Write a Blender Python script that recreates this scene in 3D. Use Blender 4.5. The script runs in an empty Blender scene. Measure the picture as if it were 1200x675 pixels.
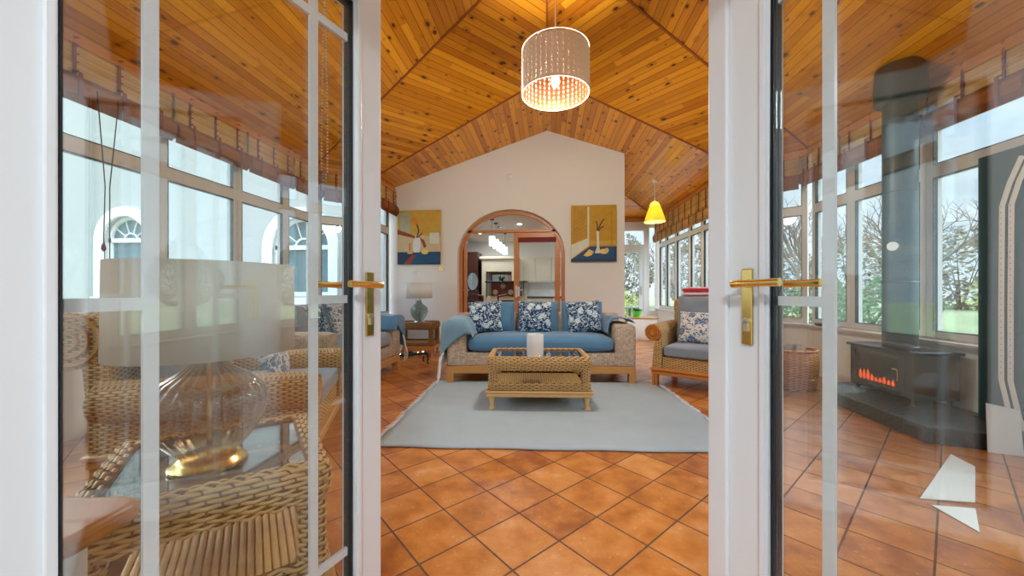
import bpy, bmesh, math, random
from mathutils import Vector, Matrix, noise
R = math.radians; PI = math.pi
random.seed(7)
SC = bpy.context.scene; COL = SC.collection

# ------------------------------------------------------------------ materials
def new_mat(name):
    m = bpy.data.materials.new(name); m.use_nodes = True
    nt = m.node_tree; nt.nodes.clear()
    out = nt.nodes.new('ShaderNodeOutputMaterial')
    return m, nt, out
class NT:
    """small helper for writing node trees"""
    def __init__(s, nt): s.nt = nt
    def n(s, t, **kw):
        x = s.nt.nodes.new(t)
        for k, v in kw.items(): setattr(x, k, v)
        return x
    def set(s, sock, v):
        if v is None: return
        if hasattr(v, 'is_linked') or isinstance(v, bpy.types.NodeSocket): s.nt.links.new(v, sock)
        else: sock.default_value = v
    def m(s, op, a, b=None, c=None, clamp=False):
        x = s.n('ShaderNodeMath', operation=op, use_clamp=clamp)
        s.set(x.inputs[0], a); s.set(x.inputs[1], b)
        if c is not None: s.set(x.inputs[2], c)
        return x.outputs[0]
    def vec(s, src='UV'):
        return s.n('ShaderNodeTexCoord').outputs[src]
    def xyz(s, v):
        x = s.n('ShaderNodeSeparateXYZ'); s.nt.links.new(v, x.inputs[0]); return x.outputs
    def comb(s, x, y, z=0.0):
        c = s.n('ShaderNodeCombineXYZ'); s.set(c.inputs[0], x); s.set(c.inputs[1], y); s.set(c.inputs[2], z); return c.outputs[0]
    def map(s, v, scale=(1,1,1), rot=(0,0,0), loc=(0,0,0)):
        x = s.n('ShaderNodeMapping'); s.nt.links.new(v, x.inputs[0])
        x.inputs['Scale'].default_value = scale; x.inputs['Rotation'].default_value = rot; x.inputs['Location'].default_value = loc
        return x.outputs[0]
    def noise(s, v, scale, detail=3, rough=.5, out=0, dist=0):
        x = s.n('ShaderNodeTexNoise'); s.set(x.inputs['Vector'], v); x.inputs['Scale'].default_value = scale
        x.inputs['Detail'].default_value = detail; x.inputs['Roughness'].default_value = rough; x.inputs['Distortion'].default_value = dist
        return x.outputs[out]
    def wn(s, v):
        x = s.n('ShaderNodeTexWhiteNoise', noise_dimensions='2D'); s.set(x.inputs['Vector'], v); return x.outputs['Value']
    def vor(s, v, scale, feature='F1', rand=1.0, out='Distance'):
        x = s.n('ShaderNodeTexVoronoi', feature=feature); s.set(x.inputs['Vector'], v); x.inputs['Scale'].default_value = scale
        x.inputs['Randomness'].default_value = rand
        return x.outputs[out]
    def ramp(s, f, stops, interp='LINEAR'):
        x = s.n('ShaderNodeValToRGB'); s.nt.links.new(f, x.inputs[0]); cr = x.color_ramp; cr.interpolation = interp
        while len(cr.elements) < len(stops): cr.elements.new(.5)
        for e, (p, c) in zip(cr.elements, stops):
            e.position = p; e.color = (c[0], c[1], c[2], 1) if not isinstance(c, (int, float)) else (c, c, c, 1)
        return x.outputs[0]
    def mix(s, f, a, b):
        x = s.n('ShaderNodeMix', data_type='RGBA')
        s.set(x.inputs[0], f); s.set(x.inputs[6], a if isinstance(a, bpy.types.NodeSocket) else (*a[:3], 1)); s.set(x.inputs[7], b if isinstance(b, bpy.types.NodeSocket) else (*b[:3], 1))
        return x.outputs[2]
    def bump(s, h, strength=.5, dist=.01):
        x = s.n('ShaderNodeBump'); s.nt.links.new(h, x.inputs['Height']); x.inputs['Strength'].default_value = strength; x.inputs['Distance'].default_value = dist
        return x.outputs[0]
    def bsdf(s, color, rough=.6, metal=0, normal=None, spec=None, sheen=0, coat=0):
        x = s.n('ShaderNodeBsdfPrincipled')
        s.set(x.inputs['Base Color'], color if isinstance(color, bpy.types.NodeSocket) else (*color[:3], 1))
        s.set(x.inputs['Roughness'], rough); x.inputs['Metallic'].default_value = metal
        if normal is not None: s.nt.links.new(normal, x.inputs['Normal'])
        if spec is not None: x.inputs['Specular IOR Level'].default_value = spec
        x.inputs['Sheen Weight'].default_value = sheen
        x.inputs['Coat Weight'].default_value = coat
        return x
def simple(name, color, rough=.5, metal=0, var=.06, nscale=12, bump=0, spec=None, coat=0, coord='Object'):
    m, nt, out = new_mat(name); k = NT(nt)
    nz = k.noise(k.vec(coord), nscale, 4)
    c = k.mix(k.m('MULTIPLY', nz, 1.0), [x*(1-var) for x in color], [min(1, x*(1+var)) for x in color])
    b = k.bsdf(c, rough, metal, k.bump(nz, bump, .01) if bump else None, spec, coat=coat)
    nt.links.new(b.outputs[0], out.inputs[0]); return m
def plaster(name, color, bump=.12):
    m, nt, out = new_mat(name); k = NT(nt); v = k.vec('Object')
    n1 = k.noise(v, 1.3, 3); n2 = k.noise(v, 60, 3)
    c = k.mix(n1, [x*.965 for x in color], [min(1, x*1.03) for x in color])
    b = k.bsdf(c, .85, 0, k.bump(n2, bump, .004), .3); nt.links.new(b.outputs[0], out.inputs[0]); return m
def pine(name, c_lo, c_hi, c_line, pitch=.085, knots=True, rough=.28):
    m, nt, out = new_mat(name); k = NT(nt); uv = k.vec('UV'); x, y, _ = k.xyz(uv)
    row = k.m('FLOOR', k.m('DIVIDE', y, pitch)); fr = k.m('FRACT', k.m('DIVIDE', y, pitch))
    # end joints
    off = k.m('MULTIPLY', k.wn(k.comb(row, 3.0)), 3.1)
    seg = k.m('FLOOR', k.m('DIVIDE', k.m('ADD', x, off), 2.9))
    rnd = k.wn(k.comb(row, seg))
    g = k.noise(k.comb(k.m('ADD', k.m('MULTIPLY', x, 1.2), k.m('MULTIPLY', rnd, 30)), k.m('MULTIPLY', y, 55), rnd), 1.0, 4, .6, dist=.4)
    f = k.m('SUBTRACT', k.m('ADD', k.m('MULTIPLY', rnd, .75), k.m('MULTIPLY', g, .9)), .28, clamp=True)
    col = k.mix(f, c_lo, c_hi)
    edge = k.m('ABSOLUTE', k.m('SUBTRACT', fr, .5))
    line = k.m('GREATER_THAN', edge, .462)
    if knots:
        kv = k.comb(k.m('MULTIPLY', x, .55), k.m('ADD', y, k.m('MULTIPLY', k.noise(uv, 6, 1), .02)))
        d = k.vor(kv, 11.5); cr = k.vor(kv, 11.5, out='Color'); cx = k.xyz(cr)[0]
        rad = k.m('MULTIPLY', k.m('SUBTRACT', cx, .18, clamp=True), .31)
        kn = k.m('LESS_THAN', d, rad)
        halo = k.m('LESS_THAN', d, k.m('MULTIPLY', rad, 1.9))
        col = k.mix(k.m('MULTIPLY', halo, .35), col, [c*.62 for c in c_lo])
        col = k.mix(k.m('MULTIPLY', kn, .88), col, (.045, .013, .006))
    col = k.mix(k.m('MULTIPLY', line, .75), col, c_line)
    h = k.m('SUBTRACT', 1.0, k.m('MULTIPLY', line, 1.0))
    b = k.bsdf(col, rough, 0, k.bump(h, .35, .006), .4)
    nt.links.new(b.outputs[0], out.inputs[0]); return m
def timber(name, c_lo, c_hi, rough=.35, scale=1.0):
    m, nt, out = new_mat(name); k = NT(nt); uv = k.vec('UV')
    g = k.noise(k.map(uv, (3*scale, 40*scale, 1)), 1.0, 4, .6, dist=.5); g2 = k.noise(k.map(uv, (2, 6, 1)), 1.0, 2)
    col = k.mix(k.m('ADD', k.m('MULTIPLY', g, .7), k.m('MULTIPLY', g2, .3)), c_lo, c_hi)
    b = k.bsdf(col, rough, 0, k.bump(g, .08, .004), .45); nt.links.new(b.outputs[0], out.inputs[0]); return m
def wicker(name, c_lo, c_hi, c_stake_shade, stake=.03, row=.013, bump=.9, rough=.5):
    m, nt, out = new_mat(name); k = NT(nt); x, y, _ = k.xyz(k.vec('UV'))
    r = k.m('FLOOR', k.m('DIVIDE', y, row)); fy = k.m('FRACT', k.m('DIVIDE', y, row))
    ph = k.m('ADD', k.m('DIVIDE', x, stake*2), k.m('MULTIPLY', r, .5))
    over = k.m('ADD', .5, k.m('MULTIPLY', .5, k.m('COSINE', k.m('MULTIPLY', ph, 2*PI))))
    prof = k.m('SQRT', k.m('SINE', k.m('MULTIPLY', fy, PI)))
    h = k.m('MULTIPLY', prof, k.m('ADD', .25, k.m('MULTIPLY', over, .75)))
    rnd = k.wn(k.comb(r, k.m('FLOOR', ph)))
    nz = k.noise(k.map(k.vec('UV'), (20, 200, 1)), 1.0, 2)
    f = k.m('ADD', k.m('MULTIPLY', rnd, .6), k.m('MULTIPLY', nz, .4))
    col = k.mix(f, c_lo, c_hi)
    gap = k.m('LESS_THAN', h, .34)  # weave gaps darkened: painted shade together with the stake tone
    col = k.mix(k.m('MULTIPLY', gap, .85), col, c_stake_shade)
    b = k.bsdf(col, rough, 0, k.bump(h, bump, row*.6), .4); nt.links.new(b.outputs[0], out.inputs[0]); return m
def seagrass(name):
    m, nt, out = new_mat(name); k = NT(nt); x, y, _ = k.xyz(k.vec('UV')); s = .03
    cx = k.m('FLOOR', k.m('DIVIDE', x, s)); cy = k.m('FLOOR', k.m('DIVIDE', y, s*.62))
    fx = k.m('FRACT', k.m('DIVIDE', x, s)); fy = k.m('FRACT', k.m('DIVIDE', y, s*.62))
    par = k.m('MODULO', k.m('ABSOLUTE', k.m('ADD', cx, cy)), 2.0)
    pillow = k.m('MULTIPLY', k.m('SINE', k.m('MULTIPLY', fx, PI)), k.m('SINE', k.m('MULTIPLY', fy, PI)))
    ribs_h = k.m('ABSOLUTE', k.m('SINE', k.m('MULTIPLY', y, PI/.0062))); ribs_v = k.m('ABSOLUTE', k.m('SINE', k.m('MULTIPLY', x, PI/.0075)))
    ribs = k.m('ADD', k.m('MULTIPLY', ribs_h, par), k.m('MULTIPLY', ribs_v, k.m('SUBTRACT', 1.0, par)))
    h = k.m('ADD', k.m('MULTIPLY', k.m('SQRT', k.m('MAXIMUM', pillow, 0.0)), .7), k.m('MULTIPLY', ribs, .3))
    rnd = k.wn(k.comb(cx, cy)); nz = k.noise(k.vec('UV'), 90, 2)
    col = k.mix(k.m('ADD', k.m('MULTIPLY', rnd, .5), k.m('MULTIPLY', nz, .5)), (.44, .33, .24), (.88, .74, .58))
    col = k.mix(k.m('MULTIPLY', k.m('LESS_THAN', h, .3), .6), col, (.24, .16, .11))
    b = k.bsdf(col, .7, 0, k.bump(h, .9, .012), .3); nt.links.new(b.outputs[0], out.inputs[0]); return m
def fabric(name, color, var=.1, fine=600, sheen=.3, rough=.9):
    m, nt, out = new_mat(name); k = NT(nt); uv = k.vec('UV')
    a = k.noise(uv, 9, 3); b_ = k.noise(uv, fine, 2)
    c = k.mix(k.m('ADD', k.m('MULTIPLY', a, .6), k.m('MULTIPLY', b_, .4)), [x*(1-var) for x in color], [min(1, x*(1+var)) for x in color])
    b = k.bsdf(c, rough, 0, k.bump(b_, .25, .002), .2, sheen); nt.links.new(b.outputs[0], out.inputs[0]); return m
def floral(name, ground, motif, accent, scale=1.0, amount=.3):
    m, nt, out = new_mat(name); k = NT(nt); uv0 = k.vec('UV')
    wob = k.noise(uv0, 16, 2, out=1); wv = k.n('ShaderNodeVectorMath', operation='MULTIPLY_ADD')
    nt.links.new(wob, wv.inputs[0]); wv.inputs[1].default_value = (.03, .03, 0); nt.links.new(uv0, wv.inputs[2]); uv = wv.outputs[0]
    # big flower heads with petals
    scale = scale*1.45; d = k.vor(uv, 6.5*scale); edge = k.vor(uv, 34*scale, 'DISTANCE_TO_EDGE')
    flower = k.m('MULTIPLY', k.m('LESS_THAN', d, .36), k.m('GREATER_THAN', edge, .05))
    # leaves
    lv = k.map(uv, (1.0, 2.3, 1), (0, 0, .7)); d2 = k.vor(lv, 17*scale); leaf = k.m('LESS_THAN', d2, amount)
    lv2 = k.map(uv, (2.3, 1.0, 1), (0, 0, .5), (3, 1, 0)); d3 = k.vor(lv2, 15*scale); leaf2 = k.m('LESS_THAN', d3, amount*.85)
    # stems
    st = k.m('ABSOLUTE', k.m('SUBTRACT', k.noise(uv, 12*scale, 1), .5)); stem = k.m('LESS_THAN', st, .012)
    any_ = k.m('MAXIMUM', k.m('MAXIMUM', leaf, leaf2), k.m('MAXIMUM', stem, flower))
    centre = k.m('LESS_THAN', d, .08)
    col = k.mix(any_, ground, motif)
    col = k.mix(k.m('MULTIPLY', leaf2, .8), col, accent)
    col = k.mix(centre, col, ground)
    b = k.bsdf(col, .85, 0, k.bump(k.noise(uv0, 500, 2), .2, .002), .2, .2); nt.links.new(b.outputs[0], out.inputs[0]); return m
def glass(name, tint=(1, 1, 1), ior=1.5, gain=1.0, rough=0.0):
    m, nt, out = new_mat(name); k = NT(nt)
    t = k.n('ShaderNodeBsdfTransparent'); t.inputs[0].default_value = (*tint, 1)
    g = k.n('ShaderNodeBsdfGlossy'); g.inputs['Roughness'].default_value = rough; g.inputs[0].default_value = (1, 1, 1, 1)
    f = k.n('ShaderNodeLayerWeight'); f.inputs[0].default_value = .5; f0 = ((ior-1)/(ior+1))**2
    ff = k.m('MULTIPLY', k.m('ADD', k.m('MULTIPLY', k.m('POWER', f.outputs['Facing'], 5.0), 1-f0), f0), gain, clamp=True)
    mx = k.n('ShaderNodeMixShader'); nt.links.new(ff, mx.inputs[0]); nt.links.new(t.outputs[0], mx.inputs[1]); nt.links.new(g.outputs[0], mx.inputs[2])
    nt.links.new(mx.outputs[0], out.inputs[0]); return m
def emit(name, color, strength):
    m, nt, out = new_mat(name); k = NT(nt); e = k.n('ShaderNodeEmission'); e.inputs[0].default_value = (*color, 1); e.inputs[1].default_value = strength
    nt.links.new(e.outputs[0], out.inputs[0]); return m
def shade_cloth(name, color, trans=.35):
    m, nt, out = new_mat(name); k = NT(nt); nz = k.noise(k.vec('Object'), 200, 2)
    c = k.mix(nz, [x*.95 for x in color], color)
    b = k.bsdf(c, .85, 0, None, .2); t = k.n('ShaderNodeBsdfTranslucent'); nt.links.new(c, t.inputs[0])
    mx = k.n('ShaderNodeMixShader'); mx.inputs[0].default_value = trans
    nt.links.new(b.outputs[0], mx.inputs[1]); nt.links.new(t.outputs[0], mx.inputs[2]); nt.links.new(mx.outputs[0], out.inputs[0]); return m

TILE = .268
def floor_mat():
    m, nt, out = new_mat('terracotta_tiles'); k = NT(nt)
    a = R(-44.37); v = k.vec('Object'); X, Y, _ = k.xyz(v)
    dx = k.m('SUBTRACT', X, -.326); dy = k.m('SUBTRACT', Y, 1.642)
    i = k.m('DIVIDE', k.m('ADD', k.m('MULTIPLY', dx, math.cos(a)), k.m('MULTIPLY', dy, math.sin(a))), TILE)
    j = k.m('DIVIDE', k.m('ADD', k.m('MULTIPLY', dx, -math.sin(a)), k.m('MULTIPLY', dy, math.cos(a))), TILE)
    fi = k.m('ABSOLUTE', k.m('SUBTRACT', k.m('FRACT', k.m('ADD', i, .5)), .5)); fj = k.m('ABSOLUTE', k.m('SUBTRACT', k.m('FRACT', k.m('ADD', j, .5)), .5))
    e = k.m('MINIMUM', fi, fj)
    wob = k.m('MULTIPLY', k.m('SUBTRACT', k.noise(v, 25, 2), .5), .008)
    g = k.m('LESS_THAN', k.m('ADD', e, wob), .0155)
    rnd = k.wn(k.comb(k.m('FLOOR', i), k.m('FLOOR', j)))
    n1 = k.noise(v, 7, 4, .6); n2 = k.noise(v, 45, 3, .6)
    f = k.m('ADD', k.m('MULTIPLY', n1, .75), k.m('MULTIPLY', k.m('SUBTRACT', rnd, .5), .22))
    col = k.ramp(f, [(.20, (.30, .085, .018)), (.38, (.50, .175, .03)), (.52, (.58, .235, .06)), (.72, (.68, .38, .19))])
    blot = k.m('GREATER_THAN', k.m('ADD', n2, k.m('MULTIPLY', n1, .3)), .80)
    col = k.mix(k.m('MULTIPLY', blot, .25), col, (.70, .52, .32))
    col = k.mix(k.m('MULTIPLY', g, .93), col, (.065, .035, .025))
    h = k.m('SUBTRACT', k.m('MULTIPLY', n2, .12), g)
    rough = k.m('ADD', .24, k.m('ADD', k.m('MULTIPLY', n1, .16), k.m('MULTIPLY', g, .35)))
    b = k.bsdf(col, rough, 0, k.bump(h, .25, .006), .5)
    nt.links.new(b.outputs[0], out.inputs[0]); return m

M = {}
M['tile'] = floor_mat()
M['wall'] = plaster('cream_plaster', (.78, .79, .78))
M['wall_white'] = plaster('white_plaster', (.78, .77, .75))
M['render_ext'] = plaster('white_render', (.44, .44, .43), .3)
M['pine'] = pine('knotty_pine_boards', (.46, .125, .004), (.88, .37, .02), (.13, .028, .004))
M['pine_trim'] = timber('pine_trim', (.24, .06, .014), (.38, .11, .025))
M['eave'] = timber('pine_eave_board', (.48, .16, .03), (.66, .27, .06))
M['upvc'] = simple('white_upvc', (.82, .835, .85), .3, var=.01, spec=.5)
M['upvc_win'] = simple('shaded_white_upvc', (.66, .63, .61), .35, var=.02)  # window frames darker and warmer than the doors: shade put into the colour
M['gasket'] = simple('dark_rubber_gasket', (.012, .017, .022), .45, var=.1)
M['brass'] = simple('polished_brass', (.83, .60, .20), .2, 1, var=.05, nscale=40)
M['nickel'] = simple('brushed_nickel', (.72, .70, .66), .3, 1)
M['glass_door'] = glass('door_glass', (.97, .985, .98), 1.62, 1.0)
M['glass_win'] = glass('window_glass', (.96, .985, .985), 1.5, .8)
M['glass_top'] = glass('table_top_glass', (.80, .84, .83), 1.7, 1.1)
M['rattan'] = wicker('golden_wicker', (.50, .29, .09), (.74, .50, .21), (.17, .075, .02))
M['rattan_fine'] = wicker('fine_golden_wicker', (.43, .23, .065), (.66, .40, .14), (.13, .05, .015), .016, .009)
M['rattan_brown'] = wicker('brown_wicker', (.36, .17, .045), (.56, .31, .10), (.08, .03, .01), .016, .010)
M['log_basket'] = wicker('orange_wicker', (.58, .16, .015), (.84, .33, .04), (.14, .04, .01), .05, .014)
M['strand'] = timber('wicker_strand', (.52, .31, .10), (.78, .56, .27), .45, 3)
M['strand_core'] = simple('wicker_core', (.16, .08, .025), .7, var=.2)
M['seagrass'] = seagrass('seagrass_weave')
M['oak'] = timber('honey_oak', (.42, .20, .05), (.62, .34, .11))
M['honey'] = timber('orange_varnished_wood', (.44, .14, .022), (.66, .26, .05))
M['pale_wood'] = timber('pale_varnished_wood', (.55, .32, .11), (.76, .50, .22))
M['door_wood'] = timber('orange_door_wood', (.46, .17, .05), (.66, .29, .10))
M['dark_wood'] = timber('dark_red_wood', (.05, .014, .008), (.12, .03, .015))
M['blue'] = fabric('denim_blue_fabric', (.095, .23, .39), .18)
M['blue_pale'] = fabric('soft_blue_throw_fabric', (.20, .36, .48), .2)
M['grey_fab'] = fabric('grey_fabric', (.22, .27, .33), .14)
M['fringe'] = fabric('white_fringe', (.80, .84, .86), .08)
M['floral_navy'] = floral('navy_floral_print', (.012, .045, .13), (.62, .76, .80), (.30, .50, .62))
M['floral_white'] = floral('white_floral_print', (.72, .72, .70), (.055, .14, .30), (.12, .26, .42), .9, .33)
M['black'] = simple('black_iron', (.015, .017, .02), .5)
M['stove'] = simple('dark_stove_enamel', (.018, .026, .03), .22, var=.2)
M['pipe'] = simple('teal_black_flue', (.008, .03, .036), .42, var=.2)
M['slate'] = simple('dark_stone', (.035, .04, .04), .55, var=.4, nscale=60, bump=.5)
M['chrome'] = simple('chrome', (.8, .8, .8), .12, 1)
M['ceramic'] = simple('white_frosted_ceramic', (.80, .85, .85), .25)
M['sill'] = timber('window_board', (.50, .42, .35), (.64, .55, .47))
M['white'] = simple('white_paint', (.8, .8, .79), .5, var=.02)
M['green_pl'] = simple('bright_green_plastic', (.12, .62, .10), .4)
M['kit_cream'] = simple('cream_cabinet_paint', (.60, .55, .43), .45)
M['kit_dark'] = timber('dark_cabinet_wood', (.035, .012, .010), (.09, .028, .018))
M['worktop'] = simple('dark_worktop', (.02, .02, .02), .25)
M['mirror'] = simple('mirror_silver', (.55, .66, .72), .08, 1, var=.02)
M['teal'] = simple('dark_teal_reflection', (.012, .055, .065), .3)  # tone of a dark reflection, put on the made-up panel
M['bright_patch'] = simple('white_reflection', (.80, .84, .82), .5, var=.02)  # brightness of reflections, painted on the made-up white patches
M['shade'] = shade_cloth('white_lamp_cloth', (.93, .94, .91), .55)
M['drum'] = shade_cloth('cream_drum_metal', (.86, .78, .68), .0)
M['copper'] = simple('polished_copper', (.90, .42, .18), .32, 1, var=.08, nscale=30)
M['yellow'] = shade_cloth('yellow_glass_shade', (.92, .82, .20), .45)
M['amber'] = glass('smoky_amber_glass', (.74, .62, .46), 1.75, 1.9, .03)
M['greenglass'] = glass('grey_green_glass', (.52, .60, .56), 1.6, 1.3, .02)
M['fire_glass'] = glass('stove_glass', (.35, .22, .16), 1.5, 1)
M['bulb'] = emit('warm_bulb', (1, .80, .55), 7)
M['bulb_dim'] = emit('yellow_bulb', (1, .78, .35), 8)
M['flame'] = emit('fire_glow', (1, .16, .02), 2.2)
M['pendant_glow'] = emit('lit_pendant_glass', (.85, 1, 1), 1.6)
M['downlight'] = emit('downlight_lens', (1, 1, .95), 14)
M['hall_fill'] = emit('hall_fill_glow', (1, .97, .92), 6)  # glow of the unseen lamp added in the hall
M['tree_bark'] = simple('bare_tree_bark', (.17, .13, .10), .9, var=.3)
M['leaf_green'] = simple('evergreen_leaves', (.05, .12, .035), .7, var=.5, nscale=3)
M['leaf_yellow'] = simple('yellow_green_leaves', (.24, .26, .06), .7, var=.4, nscale=3)
M['leaf_brown'] = simple('brown_hedge_twigs', (.16, .14, .08), .8, var=.4, nscale=3)
M['log'] = simple('log_bark', (.16, .09, .05), .9, var=.4, nscale=30, bump=.6)

def blanket_mat():
    m, nt, out = new_mat('red_white_stripe'); k = NT(nt); x, y, _ = k.xyz(k.vec('UV'))
    s = k.m('FRACT', k.m('DIVIDE', y, .085)); f = k.m('GREATER_THAN', s, .5)
    b = k.bsdf(k.mix(f, (.62, .025, .05), (.82, .70, .72)), .9, sheen=.3); nt.links.new(b.outputs[0], out.inputs[0]); return m
M['stripe'] = blanket_mat()
def rug_mat():
    m, nt, out = new_mat('pale_blue_grey_rug'); k = NT(nt); uv = k.vec('UV'); x, y, _ = k.xyz(uv)
    rib = k.m('SINE', k.m('MULTIPLY', x, 2*PI/.022)); rib2 = k.m('SINE', k.m('MULTIPLY', y, 2*PI/.014))
    n1 = k.noise(uv, 5, 3); n2 = k.noise(uv, 160, 3, .7)
    h = k.m('ADD', k.m('MULTIPLY', rib, rib2), k.m('MULTIPLY', n2, 2.0))
    f = k.m('ADD', k.m('ADD', k.m('MULTIPLY', h, .18), k.m('MULTIPLY', n2, .4)), k.m('MULTIPLY', n1, .3), clamp=True)
    col = k.mix(f, (.27, .34, .38), (.50, .58, .62))
    b = k.bsdf(col, .95, 0, k.bump(h, .5, .004), .15); nt.links.new(b.outputs[0], out.inputs[0]); return m
M['rug'] = rug_mat()
def blind_mat(name, lo, hi):
    m, nt, out = new_mat(name); k = NT(nt); x, y, _ = k.xyz(k.vec('UV'))
    r = k.m('FLOOR', k.m('DIVIDE', y, .016)); fr = k.m('FRACT', k.m('DIVIDE', y, .016)); rnd = k.wn(k.comb(r, 2.0))
    c = k.mix(k.m('ADD', k.m('MULTIPLY', rnd, .7), k.m('MULTIPLY', k.noise(k.map(k.vec('UV'), (4, 90, 1)), 1, 2), .3)), lo, hi)
    c = k.mix(k.m('MULTIPLY', k.m('LESS_THAN', fr, .14), .6), c, [v*.45 for v in lo])
    b = k.bsdf(c, .6, 0, k.bump(fr, .4, .003), .3); t = k.n('ShaderNodeBsdfTranslucent'); nt.links.new(c, t.inputs[0])
    mx = k.n('ShaderNodeMixShader'); mx.inputs[0].default_value = .25
    nt.links.new(b.outputs[0], mx.inputs[1]); nt.links.new(t.outputs[0], mx.inputs[2]); nt.links.new(mx.outputs[0], out.inputs[0]); return m
M['blind'] = blind_mat('woven_wood_blind', (.58, .31, .08), (.88, .60, .24))
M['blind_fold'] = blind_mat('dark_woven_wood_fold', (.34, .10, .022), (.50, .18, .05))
M['tape'] = simple('brown_blind_tape', (.20, .025, .02), .8)
def grass_mat():
    m, nt, out = new_mat('lawn_grass'); k = NT(nt); v = k.vec('Object')
    c = k.ramp(k.m('ADD', k.m('MULTIPLY', k.noise(v, .5, 4), .6), k.m('MULTIPLY', k.noise(v, 9, 3), .4)), [(.3, (.13, .16, .07)), (.6, (.22, .25, .12)), (.8, (.30, .29, .18))])
    b = k.bsdf(c, .9); nt.links.new(b.outputs[0], out.inputs[0]); return m
M['grass'] = grass_mat(); M['hall_floor'] = simple('grey_hall_floor', (.42, .43, .44), .5)
M['paving'] = plaster('pale_paving', (.55, .53, .50), .3)

# ------------------------------------------------------------------ geometry
class MB:
    def __init__(s): s.bm = bmesh.new(); s.uv = s.bm.loops.layers.uv.new('UVMap'); s.own = set(); s.edge_fix = False
    def face(s, vs):
        try: return s.bm.faces.new(vs)
        except ValueError: return None
    def v(s, p): return s.bm.verts.new(Vector(p))
    def box(s, c, size, rz=0, mat=None):
        hx, hy, hz = size[0]/2, size[1]/2, size[2]/2
        m = mat if mat is not None else Matrix.Translation(Vector(c)) @ Matrix.Rotation(rz, 4, 'Z')
        p = [m @ Vector((x*hx, y*hy, z*hz)) for z in (-1, 1) for x, y in ((-1, -1), (1, -1), (1, 1), (-1, 1))]
        q = [s.v(a) for a in p]
        for f in ((3, 2, 1, 0), (4, 5, 6, 7), (0, 1, 5, 4), (1, 2, 6, 5), (2, 3, 7, 6), (3, 0, 4, 7)): s.face([q[i] for i in f])
        return s
    def bx(s, x0, x1, y0, y1, z0, z1): return s.box(((x0+x1)/2, (y0+y1)/2, (z0+z1)/2), (abs(x1-x0), abs(y1-y0), abs(z1-z0)))
    def bar(s, p0, p1, w, h, up=(0, 0, 1)):
        p0 = Vector(p0); p1 = Vector(p1); d = p1-p0; L = d.length; x = d.normalized(); u = Vector(up)
        if abs(x.dot(u)) > .99: u = Vector((0, 1, 0))
        y = u.cross(x).normalized(); z = x.cross(y)
        m = Matrix((( x.x, y.x, z.x, 0), (x.y, y.y, z.y, 0), (x.z, y.z, z.z, 0), (0, 0, 0, 1)))
        m = Matrix.Translation((p0+p1)/2) @ m
        return s.box(None, (L, w, h), mat=m)
    def tube(s, pts, r, n=8, closed=False, cap=True, flat=None, ups=None):
        pts = [Vector(p) for p in pts]; N = len(pts); rr = r if isinstance(r, (list, tuple)) else [r]*N
        rings = []; prev = None
        for i, p in enumerate(pts):
            a = pts[(i-1) % N] if (i > 0 or closed) else p; b = pts[(i+1) % N] if (i < N-1 or closed) else p
            t = (b-a)
            if t.length < 1e-9: t = Vector((0, 0, 1))
            t.normalize()
            if ups is not None: nrm = Vector(ups[i]); nrm = (nrm - t*nrm.dot(t)).normalized()
            else:
                if prev is None: prev = t.orthogonal()
                nrm = (prev - t*prev.dot(t))
                if nrm.length < 1e-6: nrm = t.orthogonal()
                nrm.normalize(); prev = nrm
            bn = t.cross(nrm)
            ra, rb = (rr[i], rr[i]) if flat is None else (rr[i]*flat[0], rr[i]*flat[1])
            rings.append([s.v(p + nrm*math.cos(2*PI*k/n)*ra + bn*math.sin(2*PI*k/n)*rb) for k in range(n)])
        m = N if closed else N-1
        for i in range(m):
            A, B = rings[i], rings[(i+1) % N]
            for k in range(n): s.face([A[k], A[(k+1) % n], B[(k+1) % n], B[k]])
        if not closed and cap: s.face(rings[0][::-1]); s.face(rings[-1])
        return s
    def cyl(s, p0, p1, r, n=16, r1=None): return s.tube([p0, p1], [r, r if r1 is None else r1], n)
    def lathe(s, prof, c=(0, 0, 0), n=32, flute=0, nf=24, cap=(False, False)):
        rings = []
        for r, z in prof:
            rings.append([s.v((c[0]+(r*(1+flute*math.cos(nf*2*PI*k/n)))*math.cos(2*PI*k/n), c[1]+(r*(1+flute*math.cos(nf*2*PI*k/n)))*math.sin(2*PI*k/n), c[2]+z)) for k in range(n)])
        for A, B in zip(rings, rings[1:]):
            for k in range(n): s.face([A[k], A[(k+1) % n], B[(k+1) % n], B[k]])
        if cap[0]: s.face(rings[0][::-1])
        if cap[1]: s.face(rings[-1])
        return s
    def prism(s, poly, fn0, fn1):
        """poly: 2D points; fn0/fn1 map (a,b) to the two ends"""
        A = [s.v(fn0(*p)) for p in poly]; B = [s.v(fn1(*p)) for p in poly]; n = len(poly)
        s.face(A[::-1]); s.face(B)
        for i in range(n): s.face([A[i], A[(i+1) % n], B[(i+1) % n], B[i]])
        return s
    def grid(s, fn, nu, nv, uvfn=None, cu=False, cv=False):
        g = [[s.v(fn(i/nu, j/nv)) for j in range(nv if cv else nv+1)] for i in range(nu if cu else nu+1)]
        for i in range(nu):
            for j in range(nv):
                i2 = (i+1) % nu if cu else i+1; j2 = (j+1) % nv if cv else j+1
                f = s.face([g[i][j], g[i2][j], g[i2][j2], g[i][j2]])
                if f and uvfn:
                    for l, (a, b) in zip(f.loops, ((i, j), (i+1, j), (i+1, j+1), (i, j+1))): l[s.uv].uv = uvfn(a/nu, b/nv)
                    s.own.add(f)
        return g
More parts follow.
